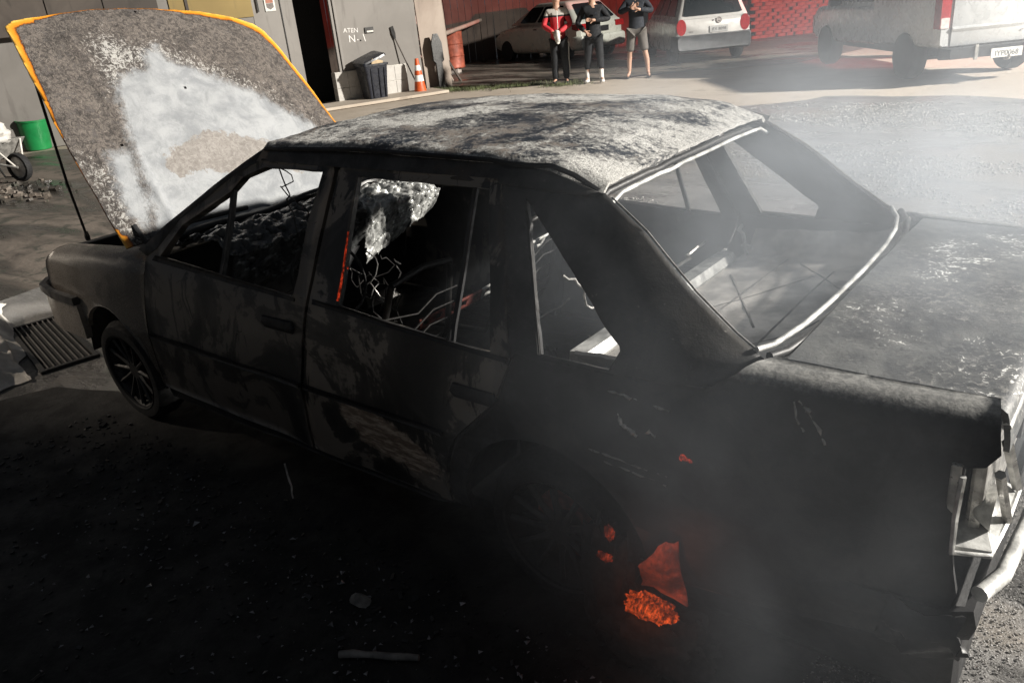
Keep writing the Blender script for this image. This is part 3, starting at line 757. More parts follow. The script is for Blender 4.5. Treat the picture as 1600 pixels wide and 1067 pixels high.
# ------------------------------------------------------------------ parked vehicles in the background
FA = math.atan2(0.77, -0.64)      # all three stand nose away from the camera
def vsec(x, hw, z0, z1, r=0.10, tum=0.0):
    pts = []
    n = 4
    for sx, sz, a0 in ((1, 1, 0), (-1, 1, PI / 2), (-1, -1, PI), (1, -1, 1.5 * PI)):
        for k in range(n + 1):
            a = a0 + k / n * PI / 2
            y = sx * (hw - r) + r * math.cos(a); z = (z1 - r if sz > 0 else z0 + r) + r * math.sin(a)
            y *= 1 - tum * (z - z0)
            pts.append(Vector((x, y, z)))
    return pts
def wheel(parent, x, y, r=0.29, w=0.18, rim='metal'):
    T = Matrix.Translation((x, y, r)) @ Matrix.Rotation(PI / 2, 4, 'X')
    t = MB().lathe([(r * .66, -w / 2), (r * .93, -w / 2), (r, -w * .3), (r, w * .3), (r * .93, w / 2), (r * .66, w / 2)], 26, T).build('wheel', M['rubber'], parent, 0.8)
    MB().lathe([(0.03, -w * .46), (r * .3, -w * .42), (r * .5, -w * .30), (r * .67, -w * .44), (r * .67, w * .44), (r * .5, w * .30), (r * .3, w * .42), (0.03, w * .46)], 18, T).build('rim', M[rim], t, 0.6)
    return t
class GH:   # greenhouse: tapering cabin
    def __init__(s, x0b, x1b, x0t, x1t, yb, yt, zb, zt):
        s.__dict__.update(locals())
    def ring(s, f):
        l = lambda a, b: a + (b - a) * f
        x0, x1, hy, z = l(s.x0b, s.x0t), l(s.x1b, s.x1t), l(s.yb, s.yt), l(s.zb, s.zt)
        return [p + Vector(((x0 + x1) / 2, 0, 0)) for p in rrect(x1 - x0, 2 * hy, z, 0.12)]
    def body(s):
        rr = [s.ring(f) for f in (0, .35, .7, .9, .97)]
        t = s.ring(1.0); c = sum(t, Vector()) / len(t)
        rr.append([c + (p - c) * 0.93 + Vector((0, 0, 0.02)) for p in t])
        return MB().loft(rr)
    def side(s, fx0, fx1, f0, f1, sd, off=0.008):
        def P(fx, f):
            l = lambda a, b: a + (b - a) * f
            x0, x1 = l(s.x0b, s.x0t), l(s.x1b, s.x1t)
            return Vector((x0 + (x1 - x0) * fx, sd * (l(s.yb, s.yt) + off), l(s.zb, s.zt)))
        return [P(fx0[0], f0), P(fx1[0], f0), P(fx1[1], f1), P(fx0[1], f1)]
    def rear(s, y0, y1, f0, f1, off=0.008, front=False):
        def P(fy, f):
            l = lambda a, b: a + (b - a) * f
            x = l(s.x1b, s.x1t) + off if front else l(s.x0b, s.x0t) - off
            return Vector((x, fy * l(s.yb, s.yt), l(s.zb, s.zt)))
        return [P(y0, f0), P(y1, f0), P(y1, f1), P(y0, f1)]
def pane(name, q, mat, parent, th=0.012):
    n = (q[1] - q[0]).cross(q[3] - q[0]).normalized() * th
    c = sum(q, Vector()) / 4
    pts = []
    # rounded corners
    for i in range(4):
        a = q[i]
        for t in (0.16, 0.05):
            pts.append(a.lerp(q[i - 1], t) if True else a)
        for t in (0.05, 0.16):
            pts.append(a.lerp(q[(i + 1) % 4], t))
    pts = [p.lerp(c, 0.02) for p in pts]
    m = len(pts)
    return MB().add(pts + [p - n for p in pts], [tuple(range(m)), tuple(range(2 * m - 1, m - 1, -1))] + [(i, i + m, (i + 1) % m + m, (i + 1) % m) for i in range(m)]).build(name, mat, parent)
def plate(parent, txt, loc, w, h, mat, rz=-PI / 2, sz=0.085, rx=PI / 2):
    p = MB().box(loc, (0.012, w, h)).build('number_plate', mat, parent, None, 0.003)
    text('plate_text', txt, sz, (loc[0] - 0.0075, loc[1], loc[2] - 0.008), M['ink'], p, rx=rx, rz=rz, ext=0.001)
    return p

# white station wagon, tail towards us
wg = empty('station_wagon', (-4.29, 14.91, 0), FA, 'white station wagon seen from behind with a round badge and grey plate', 'car')
WP = M['white_car']
MB().loft([vsec(0.0, .74, .34, .86), vsec(.05, .80, .27, .93, .12), vsec(.7, .815, .2, .95, .12), vsec(2.9, .815, .2, .93, .12), vsec(3.75, .77, .22, .80, .12), vsec(4.05, .68, .30, .66, .12)]).build('body', WP, wg, 0.7)
gh = GH(0.03, 3.0, 0.27, 2.2, .775, .60, .92, 1.42)
gh.body().build('cabin', WP, wg, 0.7)
pane('rear_window', gh.rear(-.86, .86, .10, .86), M['glass_dark'], wg)
for sd in (-1, 1):
    for a, b in (((.06, .10), (.36, .40)), ((.39, .43), (.63, .68)), ((.66, .71), (.88, .95))):
        pane('side_window', gh.side(a, b, .12, .84, sd), M['glass_dark'], wg)
    MB().loft([[Vector((-0.005 + .03 * abs(k), sd * (.685 + .105 * math.cos(a)), .765 + .165 * math.sin(a))) for a in [i / 14 * 2 * PI for i in range(14)]] for k in (0, 1, 4)]).build('tail_light', M['lamp_red'], wg, 0.8)
    wheel(wg, 0.75, sd * 0.72); wheel(wg, 3.2, sd * 0.72)
    MB().loft([vsec(3.9, .1, .5, .64, .03), vsec(4.06, .1, .5, .62, .03)]).build('headlight', M['lamp_pale'], wg, .7).location = (0, sd * .55, 0)
MB().loft([vsec(-.07, .72, .33, .56, .06), vsec(-.09, .78, .30, .58, .07), vsec(.02, .825, .26, .60, .06), vsec(.45, .83, .26, .58, .05)]).build('rear_bumper', M['bumper_grey'], wg, 0.7)
plate(wg, 'IFX 8098', (-0.012, -.12, .685), .40, .13, M['plate'])
bd = MB().lathe([(.052, 0), (.060, .006), (.060, .012), (.046, .012)], 22, Matrix.Translation((-.004, -.12, .855)) @ Matrix.Rotation(-PI / 2, 4, 'Y'), cap=False).build('round_badge', M['stick_grey'], wg, 0.7)
MB().lathe([(.046, .004), (.001, .005)], 22, Matrix.Translation((-.004, -.12, .855)) @ Matrix.Rotation(-PI / 2, 4, 'Y'), cap=False).build('badge_disc', M['lamp_pale'], bd, 0.7)
text('badge_letter', 'V', .042, (-.013, -.12, .872), M['ink'], bd, rz=-PI / 2); text('badge_letter', 'W', .042, (-.013, -.12, .838), M['ink'], bd, rz=-PI / 2)
MB().lathe([(.014, 0), (.014, .012)], 10, Matrix.Translation((.0, .0, .862)) @ Matrix.Rotation(-PI / 2, 4, 'Y')).build('lock', M['ink'], wg)
text('model_lettering', 'GLS', .05, (-.004, .48, .66), M['stick_grey'], wg, rz=-PI / 2)

# pale hatchback turned side-on
hk = empty('hatchback', (-8.36, 16.92, 0), math.atan2(0.26, -0.97), 'pale champagne hatchback behind the bystanders with its red tail lamps lit up', 'car')
HP = M['green_silver']
MB().loft([vsec(0.0, .72, .36, .86), vsec(.08, .80, .28, .95, .13), vsec(.8, .83, .2, .97, .13), vsec(2.6, .83, .2, .94, .13), vsec(3.4, .79, .22, .82, .13), vsec(3.85, .66, .30, .66, .13)]).build('body', HP, hk, 0.7)
gh = GH(0.10, 2.95, 0.62, 1.95, .78, .58, .94, 1.44)
gh.body().build('cabin', HP, hk, 0.7)
pane('rear_window', gh.rear(-.84, .84, .10, .88), M['glass_dark'], hk)
pane('windscreen', gh.rear(-.9, .9, .08, .9, front=True), M['glass_dark'], hk)
for sd in (-1, 1):
    for a, b in (((.10, .12), (.28, .30)), ((.30, .32), (.57, .60)), ((.60, .63), (.86, .95))):
        pane('side_window', gh.side(a, b, .10, .86, sd), M['glass_dark'], hk)
    tl = MB().loft([vsec(-.012, .15, .76, .90, .03), vsec(.10, .17, .75, .91, .03), vsec(.24, .15, .77, .90, .03)]).build('tail_light', M['lamp_red'], hk, 0.7)
    tl.location = (0, sd * .66, 0)
    wheel(hk, .62, sd * .74, .28); wheel(hk, 3.10, sd * .74, .28)
    MB().box((1.75, sd * .833, .82), (.14, .02, .03)).build('door_handle', M['black'], hk, None, .005)
MB().loft([vsec(-.10, .70, .36, .56, .06), vsec(-.08, .78, .30, .60, .07), vsec(.05, .835, .27, .62, .06), vsec(.28, .84, .27, .60, .05)]).build('rear_bumper', HP, hk, 0.7)
MB().box((-.10, .36, .47), (.03, .32, .13)).build('bumper_recess', M['black'], hk, None, .006)
MB().box((-.03, 0, .74), (.03, .46, .13)).build('plate_recess', M['black'], hk, None, .006)

# silver pickup, tailgate towards us
pk = empty('pickup_truck', (1.66, 11.38, 0), FA, 'silver pickup truck with its bright tailgate at the right edge of the yard', 'truck')
SP = M['silver']
MB().loft([vsec(0.0, .84, .52, 1.27, .05), vsec(.05, .87, .50, 1.30, .06), vsec(2.05, .88, .48, 1.32, .06)]).build('bed', SP, pk, 0.7)
MB().loft([vsec(2.05, .87, .45, 1.05, .08), vsec(3.7, .87, .42, 1.05, .10), vsec(4.6, .84, .42, 1.0, .12), vsec(4.95, .76, .48, .86, .12)]).build('body', SP, pk, 0.7)
gh = GH(2.06, 4.0, 2.25, 3.2, .84, .66, 1.02, 1.68)
gh.body().build('cabin', SP, pk, 0.7)
pane('rear_window', gh.rear(-.8, .8, .15, .85), M['glass_dark'], pk)
pane('windscreen', gh.rear(-.9, .9, .1, .9, front=True), M['glass_dark'], pk)
for sd in (-1, 1):
    for a, b in (((.06, .10), (.42, .48)), ((.47, .53), (.86, .97))):
        pane('side_window', gh.side(a, b, .12, .86, sd), M['glass_dark'], pk)
    l_ = MB().loft([vsec(-.012, .068, .76, 1.18, .02), vsec(.02, .075, .75, 1.19, .02), vsec(.16, .075, .75, 1.19, .02)]).build('tail_light', M['lamp_red'], pk, .7); l_.location = (0, sd * .80, 0)
    l2 = MB().loft([vsec(-.014, .06, .76, .90, .015), vsec(.02, .065, .76, .90, .015)]).build('reversing_lens', M['lamp_pale'], l_, .7)
    wheel(pk, .95, sd * .78, .35, .22); wheel(pk, 4.0, sd * .78, .35, .22)
    MB().loft([vsec(3.35, .10, 1.05, 1.25, .03), vsec(3.45, .10, 1.03, 1.23, .03)]).build('mirror', M['black'], pk, .7).location = (0, sd * .98, 0)
MB().box((2.3, 0, .42), (4.3, 1.1, .22)).build('chassis', M['black'], pk, None, .02)
MB().box((.95, 0, .35), (.2, 1.4, .18)).build('rear_axle', M['black'], pk, None, .03)
# tailgate with its pressed ledge
tg = MB().loft([[Vector((-.012, -.70, .515)), Vector((-.012, .70, .515)), Vector((.03, .70, .515)), Vector((.03, -.70, .515))],
                [Vector((-.020, -.70, .70)), Vector((-.020, .70, .70)), Vector((.03, .70, .70)), Vector((.03, -.70, .70))],
                [Vector((-.042, -.70, .745)), Vector((-.042, .70, .745)), Vector((.03, .70, .745)), Vector((.03, -.70, .745))],
                [Vector((-.020, -.70, .77)), Vector((-.020, .70, .77)), Vector((.03, .70, .77)), Vector((.03, -.70, .77))],
                [Vector((-.030, -.70, 1.26)), Vector((-.030, .70, 1.26)), Vector((.03, .70, 1.26)), Vector((.03, -.70, 1.26))]]).build('tailgate', SP, pk, .3, .006)
for q in ((.62, 1.17), (-.30, .655)):
    MB().lathe([(.012, 0), (.012, .008)], 8, Matrix.Translation((-.03, q[0], q[1])) @ Matrix.Rotation(-PI / 2, 4, 'Y')).build('bolt', M['galv'], tg)
bmp = MB().loft([vsec(-.16, .70, .36, .47, .03), vsec(-.16, .76, .35, .49, .04), vsec(.0, .86, .34, .50, .04)]).build('rear_bumper', M['black'], pk, 0.7)
for yb in (.40, -.40):
    MB().box((-.165, yb, .42), (.03, .05, .20)).build('bumper_bracket', M['galv'], bmp, None, .006)
plate(pk, 'IYP0068', (-.185, -.02, .385), .44, .125, M['plate_w'], sz=.10)
MB().tube([(-.15, -.02, .30), (-.22, -.02, .30), (-.26, -.02, .315)], [.02, .018, .016], 8).build('tow_bar', M['galv'], pk, .8)
MB().lathe([(.001, 0), (.02, .006), (.028, .025), (.02, .045), (.001, .05)], 12, Matrix.Translation((-.265, -.02, .315))).build('tow_ball', M['metal'], pk, 1.0)

# ------------------------------------------------------------------ bystanders
def skin(name, pts, edges, mat, parent, root=0, sub=2):
    me = bpy.data.meshes.new(name)
    me.from_pydata([p[:3] for p in pts], edges, [])
    o = bpy.data.objects.new(name, me); COL.objects.link(o)
    md = o.modifiers.new('s', 'SKIN'); md.use_smooth_shade = True
    for i, p in enumerate(pts):
        r = p[3] if len(p) > 3 else .05
        me.skin_vertices[0].data[i].radius = r if isinstance(r, tuple) else (r, r)
        me.skin_vertices[0].data[i].use_root = (i == root)
    s2 = o.modifiers.new('u', 'SUBSURF'); s2.levels = sub; s2.render_levels = sub
    dg = bpy.context.evaluated_depsgraph_get(); dg.update()
    m2 = bpy.data.meshes.new_from_object(o.evaluated_get(dg)); m2.name = name
    bpy.data.objects.remove(o)
    m2.materials.clear()
    return link_mesh(name, m2, mat, parent)

def person(loc, rz, label, arms, foot, look, wear, scale=1.0):
    """local frame: faces -Y, z up; arms = [(shoulder),(elbow),(wrist),(finger dir)] for each side; foot = ankle positions"""
    P = empty('person', loc, rz, label, 'person', 'bystanders watching from the verge')
    P.scale = (scale,) * 3
    pts = [(0, 0, .93, (.125, .10)), (0, 0, 1.08, (.115, .085)), (0, .005, 1.25, (.135, .095)), (0, .01, 1.38, (.12, .085)), (0, .0, 1.465, .052), (0, -.012, 1.545, (.068, .080)), (look * .01, -.018, 1.62, (.076, .094)), (look * .01, -.010, 1.685, (.058, .072))]
    ed = [(0, 1), (1, 2), (2, 3), (3, 4), (4, 5), (5, 6), (6, 7)]
    pts += [(look * .012, -.105, 1.598, .016)]; ed += [(6, 8)]           # nose
    for sd in (-1, 1):
        pts += [(look * .01 + sd * .082, .0, 1.60, .017)]; ed += [(6, len(pts) - 1)]  # ears
    knees = []
    for sd, (ax, ay) in zip((-1, 1), foot):
        b = len(pts); kx = sd * .09 * .45 + ax * .55
        pts += [(sd * .09, 0, .86, .085), (kx, ay * .5 - .015, .48, .055), (kx * .3 + ax * .7, ay * .8 + .012, .33, .054), (ax, ay + .01, .085, .036), (ax + sd * .03, ay - .12, .035, (.038, .028))]
        ed += [(0, b), (b, b + 1), (b + 1, b + 2), (b + 2, b + 3), (b + 3, b + 4)]
        knees.append((pts[b], pts[b + 1], pts[b + 2], pts[b + 3]))
    for sd, (el, wr, fd) in zip((-1, 1), arms):
        b = len(pts); el = Vector(el); wr = Vector(wr); fd = Vector(fd).normalized()
        pts += [(sd * .165, .01, 1.385, .052), (*el, .038), (*el.lerp(wr, .45), .036), (*wr, .025), (*(wr + fd * .06), (.036, .020))]
        ed += [(3, b), (b, b + 1), (b + 1, b + 2), (b + 2, b + 3), (b + 3, b + 4)]
        side_v = fd.cross(Vector((0, -1, 0.3))).normalized()
        bend = Vector((0, -1, .2)) * .35
        for k, (off, ln) in enumerate(((-.026, .058), (-.009, .070), (.009, .066), (.026, .050))):
            f0 = wr + fd * .085 + side_v * off; f1 = f0 + (fd + bend * .4).normalized() * ln * .55; f2 = f1 + (fd + bend).normalized() * ln * .45
            c = len(pts); pts += [(*f0, .010), (*f1, .0095), (*f2, .008)]; ed += [(b + 4, c), (c, c + 1), (c + 1, c + 2)]
        t0 = wr + fd * .03 + side_v * (-.034); t1 = t0 + (fd * .6 - side_v * .6).normalized() * .045
        c = len(pts); pts += [(*t0, .012), (*t1, .010)]; ed += [(b + 3, c), (c, c + 1)]
    body = skin('body', pts, ed, M['skin'], P, 0, 1)
    # hair and face
    def hair(u, v):
        a = 2 * PI * u; bb = PI / 2 * (1 - v * 1.06)
        d = Vector((math.cos(a) * math.cos(bb), math.sin(a) * math.cos(bb), math.sin(bb)))
        lift = 0.03 if d.y < -.35 else -0.015
        p = Vector((look * .01, -.008, 1.635)) + Vector((d.x * .084, d.y * .102, max(d.z, -.25) * .088 + (lift if v > .8 else 0)))
        return p * 1.0 + Vector((0, 0, .004 * fbm(d * 9, 3)))
    grid_mesh('hair', hair, 22, 12, M['hair'], P, thick=-.012)
    for sd in (-1, 1):
        MB().lathe([(.001, -.008), (.010, -.004), (.010, .004), (.001, .008)], 10, Matrix.Translation((look * .012 + sd * .030, -.094, 1.628)) @ Matrix.Rotation(PI / 2, 4, 'X')).build('eye', M['ink'], P, 1.0)
    MB().tube([(look * .012 - .026, -.086, 1.562), (look * .012, -.094, 1.564), (look * .012 + .026, -.086, 1.562)], .006, 6).build('mouth', M['stick_red'], P, 1.0)
    # upper garment
    g = .018
    tp = [(0, 0, .80, (.172, .132)), (0, 0, .90, (.168, .130)), (0, 0, 1.05, (.150, .108)), (0, .005, 1.24, (.158, .112)), (0, .01, 1.37, (.130, .095)), (0, .004, 1.435, (.075, .066))]
    te = [(0, 1), (1, 2), (2, 3), (3, 4), (4, 5)]
    for sd, (el, wr, fd) in zip((-1, 1), arms):
        b = len(tp); el = Vector(el); wr = Vector(wr)
        end = wr if wear['sleeve'] == 'long' else Vector((sd * .165, .01, 1.385)).lerp(el, .95)
        if wear['sleeve'] == 'long':
            tp += [(sd * .170, .01, 1.375, .070), (*el, .058), (*el.lerp(wr, .5), .054), (*wr.lerp(el, .06), .042)]
            te += [(4, b), (b, b + 1), (b + 1, b + 2), (b + 2, b + 3)]
        else:
            tp += [(sd * .170, .01, 1.375, .070), (*end, .060)]
            te += [(4, b), (b, b + 1)]
    skin(wear['top'], tp, te, M[wear['top_mat']], P, 0, 2)
    bp = [(0, 0, .93, (.148, .115))]; be = []
    for sd, (h, k, c, a) in zip((-1, 1), knees):
        b = len(bp)
        if wear['bottom'] == 'shorts':
            bp += [(h[0] * 1.05, 0, .84, .112), (h[0] * .5 + k[0] * .5, k[1] * .5, .66, .098), (k[0], k[1], .47, .088)]
            be += [(0, b), (b, b + 1), (b + 1, b + 2)]
        else:
            bp += [(h[0], 0, .84, .105), (k[0], k[1], .48, .080), (c[0], c[1], .32, .074), (a[0], a[1], wear.get('hem', .10), .066)]
            be += [(0, b), (b, b + 1), (b + 1, b + 2), (b + 2, b + 3)]
    skin(wear['bottom'], bp, be, M[wear['bottom_mat']], P, 0, 2)
    for sd, (ax, ay) in zip((-1, 1), foot):
        if wear['shoe'] == 'sandal':
            so = MB().loft([[Vector((ax + sd * .02 + .046 * math.cos(a), ay - .045 + .135 * math.sin(a), z)) for a in [i / 14 * 2 * PI for i in range(14)]] for z in (0.0, .018)]).build('flip_flop', M['shoe_black'], P, .6)
        else:
            skin('shoe', [(ax, ay + .035, .042, (.046, .042)), (ax + sd * .012, ay - .06, .040, (.050, .038)), (ax + sd * .03, ay - .155, .032, (.042, .028)), (ax, ay + .01, .11, (.042, .045))], [(0, 1), (1, 2), (0, 3)], M[wear['shoe']], P, 0, 2)
    return P, knees
FACE = math.atan2(0.50, 0.86)   # turned towards the burning car
p1, k1 = person((-6.16, 11.78, 0), FACE * .9, 'person in a red and white tracksuit jacket with hands clasped in front',
    [((-.27, -.05, 1.13), (-.05, -.22, 1.00), (.35, -.2, -1)), ((.27, -.05, 1.13), (.04, -.23, .99), (-.15, -.2, -1))],
    ((-.11, .0), (.12, -.02)), 0.4, dict(top='jacket', top_mat='jacket', sleeve='long', bottom='trousers', bottom_mat='trouser', shoe='shoe_black', hem=.08))
MB().tube([(0.02, -.135, .95), (.025, -.142, 1.20), (.02, -.122, 1.40)], .008, 6).build('zip', M['plate_w'], p1, 1.0)
MB().tube([(.205, -.0, .80), (.19, -.02, .50), (.20, .0, .20)], .010, 6).build('side_stripe', M['plate_w'], p1, 1.0)
cl = blob('white_cloth', (0, 0, 0), (.055, .045, .12), M['sack'], .35, 3, (16, 12)); cl.location = Vector((-6.16, 11.78, 0)) + Matrix.Rotation(FACE * .9, 3, 'Z') @ Vector((.02, -.27, .92))
tag(cl, 'white cloth held in the clasped hands of the person in the tracksuit', 'cloth')
p2, k2 = person((-5.42, 11.93, 0), FACE, 'person in dark clothes with white shoes standing in the middle of the group',
    [((-.31, .04, 1.12), (-.15, -.17, .97), (.6, -.3, -.5)), ((.32, .0, 1.16), (.02, -.21, 1.17), (-1, -.1, .1))],
    ((-.16, .03), (.12, -.06)), -0.6, dict(top='sweatshirt', top_mat='navy', sleeve='long', bottom='trousers', bottom_mat='trouser', shoe='shoe_white', hem=.24))
for (h, k, c, a) in k2:
    MB().tube([(a[0], a[1], .07), (a[0], a[1], .25)], .044, 10).build('sock', M['shoe_white'], p2, 1.0)
MB().box((.07, -.135, 1.28), (.05, .012, .04), Matrix.Rotation(.4, 3, 'Y')).build('chest_print', M['tee'], p2, None, .004)
p3, k3 = person((-4.83, 12.58, 0), FACE * .8, 'person in a dark top and grey shorts with bare legs, nearest the white wagon',
    [((-.31, -.06, 1.20), (-.06, -.20, 1.29), (1, -.1, .35)), ((.31, -.05, 1.19), (.08, -.23, 1.24), (-1, -.1, .3))],
    ((-.17, .02), (.20, -.03)), 0.2, dict(top='t_shirt', top_mat='tee', sleeve='long', bottom='shorts', bottom_mat='shorts', shoe='sandal'), 1.03)

# ------------------------------------------------------------------ the burnt sedan (x towards its tail, near side y < 0)
car = empty('burnt_sedan', (0, 0, 0), 0, 'burnt out four door sedan with yellow paint left on the edge of its raised hood', 'car')
ZS = [0.15, .25, .35, .55, .72, .82, .87, .90, 1.30, 1.36]
WS = [.76, .785, .805, .825, .812, .795, .78, .765, .585, .55]
def interp(x, xs, ys):
    if x <= xs[0]: return ys[0]
    for i in range(1, len(xs)):
        if x <= xs[i]: return ys[i - 1] + (ys[i] - ys[i - 1]) * (x - xs[i - 1]) / (xs[i] - xs[i - 1])
    return ys[-1]
def hw(x, z):
    t = 1.0
    if x < .3: t -= .10 * ((.3 - x) / 1.15) ** 2
    if x > 2.5: t -= .09 * ((x - 2.5) / 1.1) ** 2
    return interp(z, ZS, WS) * t
def dent(x, z):
    return .006 * fbm((x * 3.1, z * 4.2, 2.0), 5)
def gmap(x, s, sd):
    return Vector((x, sd * (hw(x, s) + dent(x, s)), s))
def rollmap(ztf, r):
    def f(x, s, sd):
        zt = ztf(x); z0 = zt - r
        y0 = hw(x, min(s, z0))
        if s <= z0: return Vector((x, sd * (y0 + dent(x, s)), s))
        a = (s - z0) / r
        if a < PI / 2: return Vector((x, sd * (y0 - r * (1 - math.cos(a)) + dent(x, s)), z0 + r * math.sin(a)))
        return Vector((x, sd * (y0 - r - (a - PI / 2) * r + dent(x, s)), zt + .004))
    return f
def arc(cx, cz, r, a0, a1, n=14):
    return [(cx + r * math.cos(math.radians(a0 + (a1 - a0) * i / n)), cz + r * math.sin(math.radians(a0 + (a1 - a0) * i / n))) for i in range(n + 1)]
def panel(name, outline, holes, fmap, sd, mat, parent=car, th=.022, gx=.07, gz=.06, attrs=None):
    loops = [[Vector((p[0], p[1], 0)) for p in outline]] + [[Vector((p[0], p[1], 0)) for p in h] for h in holes]
    flat = [p for l in loops for p in l]
    tris = tessellate_polygon(loops)
    bm = bmesh.new()
    bv = [bm.verts.new(p) for p in flat]
    for t in tris:
        try: bm.faces.new([bv[i] for i in t])
        except ValueError: pass
    xs = [p.x for p in flat]; ys = [p.y for p in flat]
    for lo, hi, g, ax in ((min(xs), max(xs), gx, Vector((1, 0, 0))), (min(ys), max(ys), gz, Vector((0, 1, 0)))):
        n = int((hi - lo) / g)
        for k in range(1, n + 1):
            bmesh.ops.bisect_plane(bm, geom=bm.verts[:] + bm.edges[:] + bm.faces[:], plane_co=ax * (lo + (hi - lo) * k / (n + 1)), plane_no=ax)
    bmesh.ops.remove_doubles(bm, verts=bm.verts, dist=1e-5)
    bm.verts.index_update()
    P2 = [(v.co.x, v.co.y) for v in bm.verts]
    outer = [fmap(x, s, sd) for x, s in P2]
    inner = []
    e = .002
    for (x, s), p in zip(P2, outer):
        n = (fmap(x + e, s, sd) - fmap(x - e, s, sd)).cross(fmap(x, s + e, sd) - fmap(x, s - e, sd)).normalized()
        # make the normal point outwards (away from the car's axis)
        ref = Vector((0, sd * .6, .5)) if not callable(sd) else Vector((0, 0, 1))
        if n.dot(ref) < 0: n = -n
        inner.append(p - n * th)
    n = len(P2); fs = []; smooth = []
    bm.normal_update()
    for f in bm.faces:
        idx = [v.index for v in f.verts]
        a, b, c = (outer[i] for i in idx[:3])
        nn = (b - a).cross(c - a)
        if nn.dot(outer[idx[0]] - inner[idx[0]]) < 0: idx.reverse()
        fs.append(tuple(idx)); smooth.append(True)
        fs.append(tuple(i + n for i in reversed(idx))); smooth.append(True)
    for ed in bm.edges:
        if len(ed.link_faces) == 1:
            a, b = ed.verts[0].index, ed.verts[1].index
            fs.append((a, b, b + n, a + n)); smooth.append(False)
    bm.free()
    me = bpy.data.meshes.new(name); me.from_pydata([tuple(p) for p in outer + inner], [], fs)
    me.polygons.foreach_set('use_smooth', smooth)
    me.update()
    o = link_mesh(name, me, mat, parent)
    if attrs:
        for k, fn in attrs.items():
            at = me.attributes.new(k, 'FLOAT', 'POINT')
            vals = [fn(x, s) for x, s in P2]
            at.data.foreach_set('value', vals + vals)
    return o

ztf = lambda x: interp(x, [-.78, -.3, .40], [.79, .845, .905])
zti = lambda x: interp(x, [2.4, 3.0, 3.58], [.93, .932, .915])
fend = rollmap(ztf, .09); quart = rollmap(zti, .055)
FWIN = [(.485, .916), (.618, 1.045), (.931, 1.192), (.996, 1.245), (1.122, 1.284), (1.45, 1.285), (1.412, 1.126), (1.398, .947), (1.386, .876)]
RWIN = [(1.632, .882), (1.629, 1.276), (2.195, 1.270), (2.30, .846), (2.145, .846)]
QWIN = [(2.335, 1.255), (2.475, .872), (2.690, .868), (2.709, .93)]
def cedge(z): return interp(z, [.924, .972, 1.055, 1.188, 1.273], [3.057, 2.976, 2.862, 2.702, 2.568])
def cmap(x, s, sd):
    p = gmap(x, s, sd)
    t = max(0, min(1, 1 - (cedge(s) - x) / .20))
    p.y -= sd * t * t * (.036 + max(0, (1.274 - s)) / .35 * .042)
    return p
